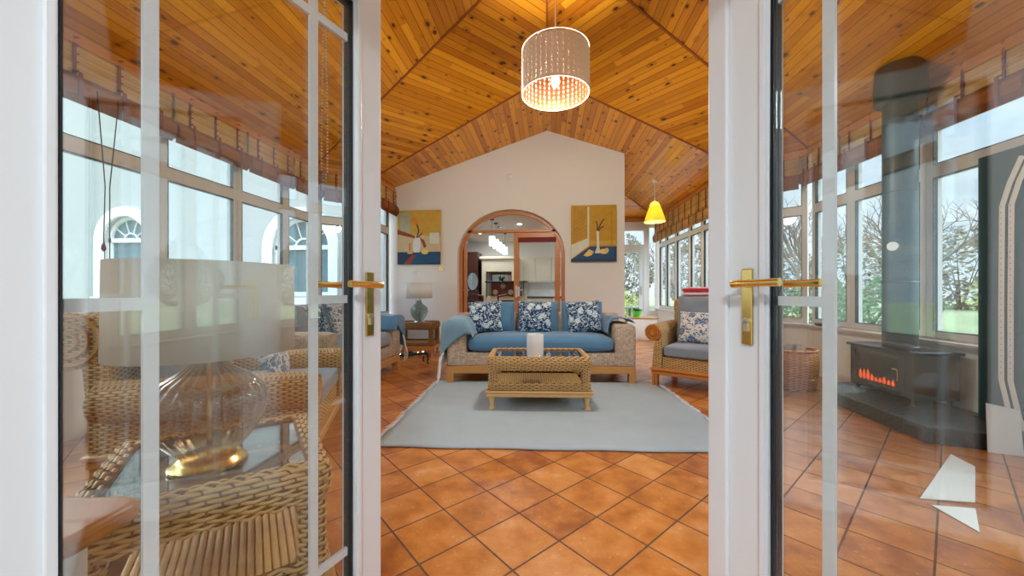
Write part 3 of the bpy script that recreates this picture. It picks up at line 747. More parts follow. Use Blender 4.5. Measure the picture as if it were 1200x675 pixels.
# ------------------------------------------------------------------ woven rattan tables
def rrect(W, D, r, N):
    """N points round a rounded rectangle centred on the origin, with outward normals"""
    r = max(.004, min(r, W/2-.001, D/2-.001)); segs = []; a, b = W-2*r, D-2*r; q = PI*r/2; tot = 2*(a+b)+4*q; out = []
    for i in range(N):
        s = tot*i/N; path = [(a, 'l', (-W/2+r, -D/2), (1, 0), (0, -1)), (q, 'c', (W/2-r, -D/2+r), -PI/2, None), (b, 'l', (W/2, -D/2+r), (0, 1), (1, 0)), (q, 'c', (W/2-r, D/2-r), 0, None),
                          (a, 'l', (W/2-r, D/2), (-1, 0), (0, 1)), (q, 'c', (-W/2+r, D/2-r), PI/2, None), (b, 'l', (-W/2, D/2-r), (0, -1), (-1, 0)), (q, 'c', (-W/2+r, -D/2+r), PI, None)]
        for L, k, o, x, n in path:
            if s <= L+1e-9:
                if k == 'l': out.append((Vector((o[0]+x[0]*s, o[1]+x[1]*s, 0)), Vector((*n, 0))))
                else:
                    th = x+s/r; nn = Vector((math.cos(th), math.sin(th), 0)); out.append((Vector((*o, 0))+nn*r, nn))
                break
            s -= L
        else: out.append((Vector((-W/2+r, -D/2, 0)), Vector((0, -1, 0))))
    return out
def ring_weave(name, W, D, r, prof, stake, sr, parent, amp=None, c=(0, 0)):
    """woven band: prof = list of (inset, z) from low outside to the inner edge"""
    amp = amp or sr*.75; per = 2*(W+D)-8*r+2*PI*r; ns = max(8, int(per/stake/2)*2); sub = 4; N = ns*sub
    # resample profile
    P = [Vector((a, b)) for a, b in prof]; ls = [0]
    for a, b in zip(P, P[1:]): ls.append(ls[-1]+(b-a).length)
    rows = max(2, int(ls[-1]/(sr*2.05)))
    def at(s):
        for i in range(len(P)-1):
            if s <= ls[i+1]+1e-9:
                t = (s-ls[i])/max(1e-9, ls[i+1]-ls[i]); d = (P[i+1]-P[i]).normalized(); return P[i].lerp(P[i+1], t), Vector((-d.y, d.x))
        return P[-1], Vector((0, 1))
    mb = MB()
    for k in range(rows):
        p, n2 = at(ls[-1]*(k+.5)/rows)   # n2: (inset dir, z) ; outward = -inset
        base = rrect(W-2*p.x, D-2*p.x, max(.004, r-p.x), N); pts = []; ups = []
        nn2 = n2 if n2.x < 0 or (abs(n2.x) < .3 and n2.y > 0) else n2
        for i, (q, nr) in enumerate(base):
            o = amp*math.cos(PI*(i/sub + k)); nv = (nr*(-nn2.x) + Vector((0, 0, nn2.y))).normalized()
            pts.append(q + Vector((c[0], c[1], p.y)) + nv*o); ups.append(nv)
        mb.tube(pts, sr, 5, closed=True, flat=(.62, 1.0), ups=ups)
    band = mb.build(name, 'strand', parent, smooth=180)
    mb = MB()
    for i in range(ns):
        line = []
        for j in range(8):
            p, n2 = at(ls[-1]*j/7); base = rrect(W-2*p.x, D-2*p.x, max(.004, r-p.x), N); q, nr = base[(i*sub) % N]
            line.append(q + Vector((c[0], c[1], p.y)))
        mb.tube(line, sr*.55, 4)
    # core
    cores = []
    for j in range(9):
        p, n2 = at(ls[-1]*j/8); base = rrect(W-2*p.x-.01, D-2*p.x-.01, max(.004, r-p.x), 64); nv = n2
        cores.append([mb.v(q + Vector((c[0], c[1], p.y)) - nr*.004) for q, nr in base])
    for a, b in zip(cores, cores[1:]):
        for k in range(64): mb.face([a[k], a[(k+1) % 64], b[(k+1) % 64], b[k]])
    mb.build('stakes', 'strand_core', band)
    return band
def rattan_table(W, D, H, label, loc, rz, stake=.034, sr=.0062, wood='honey', band=.12, detail=True, name='rattan_table', cat='table', zleg=.12, glossy=True, group=None):
    t = thing(name, label, cat, loc, rz, group); zt = H
    prof = [(.020, zt-band), (.006, zt-band*.8), (0, zt-band*.5), (.004, zt-.03), (.018, zt-.008), (.04, zt), (.062, zt-.010)]
    ring_weave('woven_band', W, D, .05, prof, stake, sr, t)
    # posts, lower band
    zl = zleg+.065; lb = .055
    for sx in (-1, 1):
        for sy in (-1, 1):
            ring_weave('corner_post', .072, .072, .02, [(0, zl+lb*.6), (0, zt-band+.01)], .022, sr, t, c=(sx*(W/2-.055), sy*(D/2-.055)))
    ring_weave('lower_band', W-.02, D-.02, .04, [(0, zl), (0, zl+lb), (.02, zl+lb+.005)], stake, sr, t)
    mb = MB(); n = int((W-.14)/.022)
    for i in range(n):
        x = -W/2+.07+(W-.14)*(i+.5)/n; mb.cyl((x, -D/2+.04, zl+.035), (x, D/2-.04, zl+.035), .0105, 8)
    mb.build('cane_shelf', 'pale_wood' if wood != 'honey' else 'oak', t, smooth=60)
    mb = MB(); mb.bx(-W/2-.012, W/2+.012, -D/2-.012, D/2+.012, zl-.028, zl-.004); mb.build('top_rail', wood, t, bevel=.010, seg=3)
    mb = MB(); mb.bx(-W/2-.004, W/2+.004, -D/2-.004, D/2+.004, zl-.062, zl-.028); mb.build('plinth', wood, t, bevel=.010, seg=3)
    for sx in (-1, 1):
        for sy in (-1, 1):
            mb = MB(); x, y = sx*(W/2-.045), sy*(D/2-.045)
            mb.lathe([(.033, zleg), (.031, zleg-.018), (.024, zleg-.04), (.019, zleg-.07), (.021, .03), (.030, .014), (.028, 0)], (x, y, 0), 14, cap=(True, True)); mb.build('leg', wood, t, smooth=50)
    mb = MB(); mb.bx(-W/2+.055, W/2-.055, -D/2+.055, D/2-.055, zt-.020, zt-.012); mb.build('glass_top', 'glass_top', t)
    return t
rattan_table(.96, .58, .485, 'low wicker coffee table with glass top and wooden legs on the pale rug', (-.088, 3.655, .012), R(3.6), wood='pale_wood', name='coffee_table', cat='coffee table')
rattan_table(.62, .62, .55, 'wicker table with glass top behind the left door, under the large lamp', (-1.125, 1.175, 0), math.atan2(.387, .456), stake=.036, sr=.0068, wood='pale_wood', name='lamp_table', cat='table')
st = rattan_table(.68, .52, .575, 'brown wicker side table in the far left corner beside the sofa', (-2.215, 6.20, 0), R(4), stake=.022, sr=.0055, name='side_table', cat='side table')
for o in [st]+list(st.children):
    if o.type == 'MESH' and o.data.materials and o.data.materials[0].name == 'wicker_strand': o.data.materials[0] = M['rattan_brown']

# ------------------------------------------------------------------ lamps on tables
def table_lamp(label, loc, H, rs, hs, rb, hb, gl, metal, flute, label2=None):
    t = thing('table_lamp', label, 'lamp', loc)
    mb = MB(); b = hb
    prof = [(.42, .0), (.62, .10), (.84, .24), (.97, .40), (1.0, .52), (.93, .64), (.74, .74), (.48, .82), (.30, .90), (.22, 1.0)]
    out = [(rb*a, .03+b*z) for a, z in prof]
    mb.lathe(out, n=144 if flute else 40, flute=flute, nf=24 if flute else 0); mb.build('glass_body', gl, t, smooth=80)
    mb = MB(); mb.lathe([(rb*.66, 0), (rb*.66, .008), (rb*.60, .014), (rb*.56, .022), (rb*.46, .034), (.004, .034)], n=40, cap=(True, False)); mb.build('base', metal, t, smooth=40)
    mb = MB(); mb.cyl((0, 0, .03), (0, 0, .03+b), .008, 12); mb.build('stem', metal, t, smooth=60)
    z = .03+b; mb = MB(); mb.lathe([(rb*.24, z-.004), (rb*.30, z+.004), (rb*.30, z+.02), (rb*.20, z+.028), (.016, z+.034), (.014, z+.08)], n=24, cap=(True, True)); mb.build('neck', metal, t, smooth=40)
    zs = H-hs; mb = MB(); mb.lathe([(rs, zs), (rs*.985, H)], n=64); mb.build('lamp_shade', 'shade', t, smooth=80, solid=.003)
    mb = MB()
    for a in range(3): mb.cyl((0, 0, H-.03), (rs*.98*math.cos(a*2.09), rs*.98*math.sin(a*2.09), H-.01), .002, 5)
    mb.cyl((0, 0, z+.03), (0, 0, H-.025), .004, 8); mb.build('shade_carrier', metal, t)
    return t
table_lamp('large lamp with fluted amber glass base, brass foot and white drum shade', (-1.095, 1.11, .541), .645, .24, .283, .158, .33, 'amber', 'brass', .028)
table_lamp('small lamp with round grey-green glass base and white shade on the far side table', (-2.17, 6.15, .567), .68, .215, .27, .15, .34, 'greenglass', 'chrome', 0)

# ------------------------------------------------------------------ candle pot on the coffee table
t = thing('candle_holder', 'white frosted cylindrical candle holder standing on the wicker coffee table', 'candle', (-.112, 3.50, .485), 0)
mb = MB(); mb.lathe([(.078, 0), (.080, .01), (.080, .205), (.078, .21), (.073, .21), (.072, .15), (.004, .15)], n=40, cap=(True, False)); mb.build('cup', 'ceramic', t, smooth=40)
mb = MB(); mb.lathe([(.083, -.0), (.084, .012), (.0815, .018)], n=40, cap=(True, False)); mb.build('foot', 'mirror', t, smooth=40)

# ------------------------------------------------------------------ rug
def rug():
    W, D = 2.60, 1.92; t = thing('rug', 'pale blue grey woven rug with frayed fringe under the coffee table', 'rug', (.035, 3.53, 0), R(2.9))
    mb = MB(); n = 40
    def f(a, b):
        x = -W/2+a*W; y = -D/2+b*D; e = .012*math.sin(b*19)+.006*math.sin(b*53); 
        x += e*(1 if a > .98 else (-1 if a < .02 else 0)); y += (.006*math.sin(a*23) if b in (0, 1) else 0)
        return (x, y, .010+.0015*noise.noise(Vector((x*3, y*3, 0))))
    mb.grid(f, n, n, lambda a, b: (a*W, b*D)); mb.build('weave', 'rug', t, solid=.012, smooth=50)
    mb = MB()
    for s in (-1, 1):
        for i in range(150):
            y = -D/2+D*(i+.5)/150; l = .035+.03*random.random(); dy = random.uniform(-.012, .012)
            mb.tube([(s*W/2, y, .008), (s*(W/2+l*.6), y+dy*.5, .007), (s*(W/2+l), y+dy, .004)], [.004, .003, .0018], 4)
    f_ = mb.build('fringe', 'fringe', t); f_['kind'] = 'stuff'
rug()

# ------------------------------------------------------------------ seagrass sofas
def throw(name, label, parts_pts, mat, loc, rz): pass
def sofa(W, D, label, loc, rz, cushions, arm=.24, seatmat='blue'):
    t = thing('sofa', label, 'sofa', loc, rz)
    z0, z1, za = .21, .37, .70
    mb = MB()
    mb.rbox(-W/2, W/2, .02, D, z0, z1, .02, 3); mb.build('base_panel', 'seagrass', t, smooth=60)
    for s in (-1, 1):
        mb = MB(); x0, x1 = (s*W/2, s*(W/2-arm)); mb.rbox(min(x0, x1), max(x0, x1), -.002, D-.02, z0-.004, za, .035, 4); mb.build('arm', 'seagrass', t, smooth=60)
    mb = MB(); mb.rbox(-W/2, W/2, D-.20, D, z0, .80, .03, 4); mb.build('back_frame', 'seagrass', t, smooth=60)
    mb = MB(); mb.bx(-W/2+.005, W/2-.005, .005, .045, .125, z0); mb.bx(-W/2+.005, W/2-.005, D-.045, D-.005, .125, z0)
    for s in (-1, 1): mb.bx(s*(W/2-.005), s*(W/2-.045), .045, D-.045, .125, z0)
    mb.build('rail', 'oak', t, bevel=.004)
    for sx in (-1, 1):
        for y in (.045, D-.045):
            mb = MB(); mb.bx(sx*(W/2-.085), sx*(W/2-.002), y-.042, y+.042, 0, .13 if True else 0); mb.build('leg', 'oak', t, bevel=.004)
    iw = W-2*arm
    mb = MB(); mb.rbox(-iw/2+.006, iw/2-.006, .0, D-.28, z1+.002, .555, .075, 6, bulge=.02); mb.build('seat_cushion', seatmat, t, smooth=180, subsurf=1)
    for i in range(cushions):
        w = iw/cushions; cx = -iw/2+w*(i+.5)
        mb = MB(); rot = Matrix.Rotation(R(78), 4, 'X'); mb.pillow(w*.99, .46, .22, (cx, D-.34, .745), rot, lump=.03, seed=i+3, pinch=.03); mb.build('back_cushion', seatmat, t, smooth=180, subsurf=1)
    return t
ms = sofa(2.24, .95, 'long seagrass sofa with blue cushions facing the coffee table', (-.0715, 4.3825, 0), R(4.38), 3)
ls = sofa(1.85, .90, 'seagrass sofa with grey blue cushions along the left windows', (-2.05, 4.16, 0), R(91), 2, seatmat='grey_fab')
def cushion(name, label, mat, w, h, th, loc, rx, ry, rz, seed, group=None, roll=0):
    mb = MB(); m = Matrix.Rotation(rz, 4, 'Z') @ Matrix.Rotation(rx, 4, 'X') @ Matrix.Rotation(roll, 4, 'Z')
    mb.pillow(w, h, th, (0, 0, 0), m, 16, .02, seed, .09)
    o = mb.build('scatter_cushion', mat, smooth=180, subsurf=1, loc=loc); tag(o, label, 'cushion', group); return o
# local frame of the main sofa -> world
def onto(root_loc, rz, x, y, z):
    c, s = math.cos(rz), math.sin(rz); return (root_loc[0]+x*c-y*s, root_loc[1]+x*s+y*c, root_loc[2]+z)
GR = 'navy floral cushions on the long sofa'
for i, (x, rl) in enumerate([(-.70, .05), (-.05, -.02), (.585, .07)]):
    cushion('c', ['navy floral cushion at the left end of the long sofa', 'navy floral cushion in the middle of the long sofa', 'navy floral cushion at the right end of the long sofa'][i], 'floral_navy', .47, .44, .17,
            onto((-.0715, 4.3825, 0), R(4.38), x, .46, .765), R(74), 0, R(4.38), i+1, GR, rl)
SL, SR = (-2.05, 4.16, 0), R(91)
cushion('c', 'navy floral cushion on the left sofa seen just right of the big lamp shade', 'floral_navy', .46, .44, .16, onto(SL, SR, -.30, .50, .75), R(72), 0, SR, 5)
cushion('c', 'white cushion with blue floral print on the left sofa beside the door edge', 'floral_white', .46, .44, .16, onto(SL, SR, .24, .50, .75), R(72), 0, SR, 6)

# throws: cloth draped over an arm
def drape(label, path, width, loc, rz, mat, fringe=True, name='throw_blanket', seed=1, wob=.025, yf=-9):
    """path: profile points (x,z) across the arm; width along y"""
    t = thing(name, label, 'blanket', loc, rz)
    P = [Vector((a, 0, b)) for a, b in path]; ls = [0]
    for a, b in zip(P, P[1:]): ls.append(ls[-1]+(b-a).length)
    def at(s):
        s = max(0, min(ls[-1], s))
        for i in range(len(P)-1):
            if s <= ls[i+1]+1e-9: return P[i].lerp(P[i+1], (s-ls[i])/max(1e-9, ls[i+1]-ls[i]))
        return P[-1]
    def f(a, b):
        p = at(a*ls[-1]); y0, y1 = width(a); y = y0+(y1-y0)*b
        k = noise.noise(Vector((a*3+seed, b*5, seed)))*wob + .010*math.sin(b*16+a*3+seed)
        hang = abs(a-.5)*2
        if y < yf:
            dz = (yf-y); return (p.x + k*.6 - .03*dz, yf-.012-.02*math.sin(b*9+a*8)*min(1, dz*5)-.012, min(p.z, .765) + .004 - dz)
        return (p.x + k*(1 if p.x > P[len(P)//2].x else -1)*hang*.9, y + .02*noise.noise(Vector((a*4, b*3, 5+seed))), p.z + .012*(1-hang)*(1+math.sin(b*13)) + .004)
    mb = MB(); mb.grid(f, 40, 24, lambda a, b: (a*ls[-1], b*.6)); mb.build('cloth', mat, t, smooth=180, solid=.008)
    if fringe:
        mb = MB(); rnd = random.Random(seed)
        for i in range(70):
            b = i/69; p = Vector(f(0, b)); q = Vector(f(.03, b)); d = (p-q).normalized(); l = .07+.03*rnd.random()
            mb.tube([q, p + d*l*.5 + Vector((0, rnd.uniform(-.01, .01), -.01)), p + d*l + Vector((rnd.uniform(-.008, .008), rnd.uniform(-.015, .015), -.03))], [.009, .007, .004], 4)
        if fringe == 2:
            for i in range(90):
                a = i/89*.5; p = Vector(f(a, 0)); l = .05
                mb.tube([p, p+Vector((-.012, -.022, -.02)), p+Vector((-.014, -.03, -.02-l))], [.009, .007, .004], 4)
        f_ = mb.build('fringe', 'fringe', t); f_['kind'] = 'stuff'
    return t
sl = (-.0715, 4.3825, 0); srz = R(4.38)
drape('soft blue throw with white fringe over the left arm of the long sofa', [(-1.19, .30), (-1.175, .50), (-1.15, .71), (-1.10, .755), (-1.0, .765), (-.90, .755), (-.84, .68), (-.80, .56)], lambda a: (-.03-.48*max(0, 1-abs(a-.34)/.62), .62), sl, srz, 'blue_pale', 2, seed=3, yf=-.02)
drape('folded blue blanket over the right arm of the long sofa', [(1.16, .705), (1.10, .745), (1.0, .755), (.90, .755), (.845, .70), (.83, .57)], lambda a: (.16, .60), sl, srz, 'blue', False, seed=5, wob=.012)
drape('grey blue throw with white fringe over the left sofa arm by the side table', [(.99, .30), (.975, .5), (.955, .71), (.92, .75), (.80, .76), (.70, .755), (.66, .66), (.64, .57)], lambda a: (-.03-.30*max(0, 1-abs(a-.4)/.6), .50), SL, SR, 'blue', 2, seed=8, yf=-.02)

# ------------------------------------------------------------------ scroll arm wicker armchairs
def armchair(label, loc, rz, W=1.06, D=.92, r=.098, backz=.90, roll=.09, az=.62, wood='honey', mat='rattan'):
    t = thing('wicker_armchair', label, 'armchair', loc, rz)
    def armpoly(s):
        xo = W/2-.075; C = (xo, az); pts = [(xo-.10, .21), (xo-.105, az-.2), (xo-.095-(r-.098), az-.06)]
        for k in range(15): a = R(175-(175+130)*k/14); pts.append((C[0]+r*math.cos(a), C[1]+r*math.sin(a)))
        pts += [(xo-.012, az-.12), (xo-.002, az-.22), (xo+.012, .21)]
        return [(s*a, b) for a, b in pts]
    for s in (-1, 1):
        mb = MB(); mb.prism(armpoly(s), lambda a, b: (a, 0, b), lambda a, b: (a, D-.10, b)); ar = mb.build('arm', mat, t, smooth=50, bevel=.008)
        C = (s*(W/2-.075), az)
        mb = MB()
        for q, rr in enumerate((.082, .060, .036)): mb.tube([(C[0]+rr*math.cos(2*PI*k/28), -.006, C[1]+rr*math.sin(2*PI*k/28)) for k in range(28)], .0105, 6, closed=True)
        mb.cyl((C[0], 0, C[1]), (C[0], -.018, C[1]), .024, 16); mb.build('scroll', wood, ar, smooth=60)
    # back with rolled top
    mb = MB(); yb = D-.16; C = (D-.02+(roll-.09), backz); prof = [(yb, .22), (yb+.02, .5), (yb+.04, .72)]
    for k in range(13): a = R(170-(170+110)*k/12); prof.append((C[0]+roll*math.cos(a), C[1]+roll*math.sin(a)))
    prof += [(D-.01, .70), (D-.03, .45), (D-.04, .22)]
    mb.prism(prof, lambda a, b: (-W/2+.10, a, b), lambda a, b: (W/2-.10, a, b)); bk = mb.build('backrest', mat, t, smooth=50)
    for s in (-1, 1):
        mb = MB()
        for rr in (roll*.84, roll*.55, roll*.26): mb.tube([(s*(W/2-.098), C[0]+rr*math.cos(2*PI*k/24), C[1]+rr*math.sin(2*PI*k/24)) for k in range(24)], .011, 6, closed=True)
        mb.build('scroll', 'oak', bk, smooth=60)
    mb = MB(); mb.bx(-W/2+.09, W/2-.09, .02, D-.08, .21, .345); mb.build('seat_frame', mat, t)
    mb = MB(); mb.bx(-W/2+.045, W/2-.045, -.03, D-.03, .185, .215); mb.build('top_rail', wood, t, bevel=.012, seg=3)
    mb = MB(); mb.bx(-W/2+.058, W/2-.058, -.018, D-.045, .14, .185); mb.build('plinth', wood, t, bevel=.010, seg=3)
    for sx in (-1, 1):
        for y in (.02, D-.09):
            mb = MB(); x = sx*(W/2-.10); mb.bx(x-.032, x+.032, y-.03, y+.03, 0, .145); mb.cyl((x-.018, y-.031, 0), (x-.018, y-.031, .14), .014, 10); mb.cyl((x+.018, y-.031, 0), (x+.018, y-.031, .14), .014, 10); mb.build('leg', wood, t, bevel=.006)
    iw = W-.36
    mb = MB(); mb.rbox(-iw/2, iw/2, -.005, D-.24, .348, .475, .035, 5, bulge=.012); mb.build('seat_cushion', 'grey_fab', t, smooth=180, subsurf=1)
    mb = MB(); mb.pillow(iw*1.06, .62, .20, (0, D-.28, .745), Matrix.Rotation(R(77), 4, 'X'), 16, .05, 2, .03); mb.build('back_cushion', 'grey_fab', t, smooth=180, subsurf=1)
    return t
RC = (1.605, 4.194, 0); RRZ = R(-32.9)
armchair('wicker armchair with scroll arms and grey cushions on the right, draped with a striped blanket', RC, RRZ, W=1.06)
cushion('c', 'white cushion with blue floral print on the right wicker armchair', 'floral_white', .46, .42, .15, onto(RC, RRZ, -.06, .42, .665), R(70), 0, RRZ, 7)
# striped blanket folded on the chair back
t = thing('striped_blanket', 'folded red and white striped blanket on top of the right armchair back', 'blanket', onto(RC, RRZ, -.12, .87, 1.0), RRZ)
for i, (z, w) in enumerate([(0.0, .42), (.055, .415), (.110, .41)]):
    mb = MB(); mb.grid(lambda a, b: (-w/2+a*w, -.10+.20*b+.003*math.sin(a*9), z+.012*math.sin(b*PI)+.010*(1-abs(2*b-1)**6)+.006*noise.noise(Vector((a*5, b*5, i)))), 16, 12, lambda a, b: (a*w, b*.2+.02+.045*i)); mb.build('fold', 'stripe', t, smooth=180, solid=.034)
LC = (-1.60, 2.62, 0); LRZ = R(111.7)
armchair('wicker scroll arm armchair seen through the left door behind the big lamp', LC, LRZ, W=1.10, D=1.16, r=.11, backz=.83, roll=.16, az=.50, wood='oak')
cushion('c', 'white cushion with blue floral print on the wicker armchair behind the big lamp', 'floral_white', .46, .44, .15, onto(LC, LRZ, .02, .40, .66), R(62), 0, LRZ+R(10), 9)

# ------------------------------------------------------------------ small wooden stool by the left door
cs, sn = math.cos(R(YAW)), math.sin(R(YAW))
t = thing('wooden_stool', 'low wooden stool with rounded orange top at the bottom left, behind the door', 'stool', (-1.065*cs-.745*sn, -1.065*sn+.745*cs, 0), R(YAW))
mb = MB(); n = 8; poly = []
for cx, cy, a0 in ((.215, -.045, -90), (.215, .045, 0)):
    for k in range(n+1): a = R(a0+90*k/n); poly.append((cx+.04*math.cos(a), cy+.04*math.sin(a)))
poly += [(-.25, .085), (-.25, -.085)]
mb.prism(poly, lambda x, y: (x, y, .605), lambda x, y: (x, y, .645)); mb.build('seat', 'honey', t, bevel=.014, seg=3, smooth=50)
for x in (-.2, .12):
    for y in (-.05, .05): mb = MB(); mb.bx(x-.018, x+.018, y-.018, y+.018, 0, .61); mb.build('leg', 'white', t, bevel=.004)

# ------------------------------------------------------------------ raised pet bowl stand
t = thing('pet_bowl_stand', 'black raised stand holding two steel bowls on the floor before the side table', 'pet bowl stand', (-2.03, 5.37, 0), R(35))
mb = MB()
for x in (-.13, .13): mb = MB(); mb.tube([(x+.095*math.cos(2*PI*k/24), .095*math.sin(2*PI*k/24), .175) for k in range(24)], .009, 6, closed=True); mb.build('ring', 'black', t)
for y in (-.10, .10): mb = MB(); mb.bar((-.24, y, .165), (.24, y, .165), .014, .03); mb.build('rail', 'black', t)
for sx in (-1, 1):
    for sy in (-1, 1): mb = MB(); mb.tube([(sx*.225, sy*.10, .17), (sx*.235, sy*.115, .09), (sx*.225, sy*.11, .03), (sx*.24, sy*.125, 0.008)], [.014, .012, .010, .012], 8); mb.build('leg', 'black', t, smooth=60)
for x in (-.13, .13): mb = MB(); mb.lathe([(.06, .115), (.085, .13), (.092, .178), (.100, .186), (.088, .180), (.078, .135), (.004, .125)], (x, 0, 0), 24, cap=(True, False)); mb.build('bowl', 'chrome', t, smooth=60)

# ------------------------------------------------------------------ paintings
def painting(name_label, x0, x1, z0_, z1_, base, shapes):
    W, H = x1-x0, z1_-z0_; t = thing('painting', name_label, 'painting', ((x0+x1)/2, WT-.012, (z0_+z1_)/2), 0)
    mb = MB(); mb.bx(-W/2, W/2, -.035, 0, -H/2, H/2); mb.build('canvas', base, t, bevel=.004)
    byc = {}
    for k, (col, pts) in enumerate(shapes):
        y = -.0355-.0006*(k+1)
        mb = byc.setdefault(col, MB()); q = [((px-.5)*W, (pz-.5)*H) for px, pz in pts]
        mb.prism(q, lambda a, b: (a, y, b), lambda a, b: (a, y+.0004, b))
    for col, mb in byc.items(): mb.build('painted_area', col, t)
    return t
def pm(n, c, v=.2): M[n] = simple('paint_'+n, c, .6, var=v, nscale=14)
pm('p_ochre', (.52, .29, .015)); pm('p_gold', (.58, .37, .06)); pm('p_cream', (.60, .48, .28), .12); pm('p_navy', (.012, .035, .10)); pm('p_blue', (.008, .075, .19)); pm('p_pale', (.66, .70, .60), .12)
pm('p_orange', (.72, .27, .03)); pm('p_red', (.28, .05, .02)); pm('p_dark', (.04, .02, .03)); pm('p_vase', (.70, .74, .70), .1); pm('p_sage', (.42, .44, .30), .3); pm('p_fruit', (.80, .58, .16)); pm('p_line', (.40, .22, .02))
def ell(cx, cy, rx, ry, n=20, a0=0): return [(cx+rx*math.cos(2*PI*k/n+a0), cy+ry*math.sin(2*PI*k/n+a0)) for k in range(n)]
def stroke(p, w):
    L = [Vector(q) for q in p]; a = []; b = []
    for i, q in enumerate(L):
        d = (L[min(i+1, len(L)-1)]-L[max(i-1, 0)]).normalized(); n = Vector((-d.y, d.x))*w; a.append(tuple(q+n)); b.append(tuple(q-n))
    return a+b[::-1]
painting('painting of orange lilies in a white vase over a blue table, left of the arch', -2.762, -1.947, 1.59, 2.59, 'p_gold', [
    ('p_cream', [(0, .22), (1, .22), (1, .50), (0, .58)]), ('p_sage', [(.08, .58), (.30, .56), (.30, .96), (.04, .96)]), ('p_navy', [(0, 0), (1, 0), (1, .23), (0, .23)]), ('p_blue', [(.30, .0), (1, .04), (1, .21), (.45, .21)]),
    ('p_pale', [(.75, .38), (.97, .38), (.97, .58), (.75, .58)]), ('p_red', [(0, .56), (.42, .48), (.40, .53), (0, .65)]), ('p_red', [(.53, .49), (.62, .45), (.68, .33), (.62, .30)]),
    ('p_red', [(.14, 0), (.30, 0), (.44, .18), (.34, .18)]), ('p_dark', stroke([(.45, .48), (.50, .62), (.46, .74)], .012)), ('p_dark', stroke([(.46, .48), (.54, .54), (.58, .58)], .010)),
    ('p_vase', [(.38, .22), (.52, .22), (.56, .34), (.53, .46), (.50, .49), (.42, .49), (.38, .44), (.36, .33)]), ('p_orange', [(.30, .86), (.40, .82), (.48, .87), (.47, .76), (.43, .71), (.37, .76)]),
    ('p_orange', [(.56, .66), (.66, .66), (.75, .69), (.68, .62), (.62, .59)]), ('p_orange', [(.26, .38), (.32, .40), (.31, .22), (.28, .22)]), ('p_fruit', ell(.64, .23, .085, .045)), ('p_cream', ell(.30, .21, .07, .02))])
painting('painting of a bare branch in a slim white vase on blue, right of the arch', .423, 1.214, 1.615, 2.615, 'p_ochre', [
    ('p_pale', [(0, .05), (.38, .28), (.38, .42), (0, .30)]), ('p_pale', [(.365, .28), (.40, .28), (.40, .97), (.365, .97)]), ('p_blue', [(.02, .05), (.42, .27), (1, .27), (1, .04), (0, .04)]), ('p_navy', [(0, 0), (1, 0), (1, .05), (0, .05)]), ('p_navy', [(.93, .05), (1, .05), (1, .27), (.97, .27)]),
    ('p_gold', [(.40, .30), (1, .30), (1, .37), (.40, .37)]), ('p_line', [(.88, .3), (.90, .3), (.90, .97), (.88, .97)])] +
    [('p_line', stroke([(.02, .34+.07*k), (.35, .50+.07*k)], .004)) for k in range(6)] + [('p_line', stroke([(.10+.08*k, .97-.0*k), (.02+.05*k, .40)], .003)) for k in range(4)] +
    [('p_vase', [(.52, .15), (.66, .15), (.62, .26), (.61, .54), (.56, .54), (.57, .26)]), ('p_dark', stroke([(.58, .54), (.58, .64), (.55, .72)], .010)), ('p_dark', stroke([(.59, .56), (.66, .68), (.73, .76)], .010)), ('p_dark', stroke([(.60, .54), (.66, .60), (.72, .62)], .009)),
     ('p_fruit', [(.27, .11), (.36, .09), (.46, .12), (.50, .18), (.40, .22), (.34, .17)]), ('p_fruit', ell(.72, .18, .10, .045)), ('p_cream', ell(.78, .20, .05, .04))])
# wall fittings
mb = MB(); mb.bx(-.045, .045, -.012, 0, -.045, .045); o = mb.build('light_switch', 'brass', bevel=.003, loc=(-1.947, WT, 1.51)); tag(o, 'small square brass switch plate under the left painting corner', 'switch')
mb = MB(); mb.bx(-.02, .02, -.018, -.010, -.015, .015); mb.build('rocker', 'white', o)
mb = MB(); mb.lathe([(.055, 0), (.055, .02), (.04, .032), (.003, .034)], n=20, cap=(True, False)); o = mb.build('smoke_detector', 'wall', smooth=40, loc=(-.68, WT, 3.17)); o.rotation_euler = (R(90), 0, 0); tag(o, 'small round cream detector high on the gable wall above the arch', 'detector')
mb = MB(); mb.tube([(0, -.02, 0), (0, -.02, -.55), (.01, -.03, -1.0)], .006, 6); mb.bx(-.05, .05, -.03, 0, -.03, .0); mb.tube([(-.07, -.04, -.06), (-.04, -.05, 0), (.03, -.05, .01), (.08, -.04, -.05)], .006, 6)
o = mb.build('wall_cable', 'white', loc=(-2.45, WT, 1.48)); tag(o, 'thin white cable with hook fixed on the wall above the small lamp', 'cable')

# ------------------------------------------------------------------ wooden arched door and kitchen beyond
mb = MB(); y0_, y1_ = 6.84, 6.93
def ring_strip(mb, h0, r0, h1, r1, y0, y1, n=40):
    outer = [(AC+h0*math.cos(PI*k/n), AS+r0*math.sin(PI*k/n)) for k in range(n+1)]; inner = [(AC+h1*math.cos(PI*k/n), AS+r1*math.sin(PI*k/n)) for k in range(n+1)]
    q = [[mb.v((a[0], y0, a[1])), mb.v((a[0], y1, a[1])), mb.v((b[0], y1, b[1])), mb.v((b[0], y0, b[1]))] for a, b in zip(outer, inner)]
    for a, b in zip(q, q[1:]):
        for k in range(4): mb.face([a[k], a[(k+1) % 4], b[(k+1) % 4], b[k]])
ring_strip(mb, .985, .84, .92, .775, y0_, y1_)
mb.bx(AC-.985, AC-.92, y0_, y1_, 0, AS); mb.bx(AC+.92, AC+.985, y0_, y1_, 0, AS); mb.bx(AC-.92, AC+.92, y0_, y1_, 2.185, 2.235)
struct(mb, 'trim_4', 'door_wood', bevel=.004)
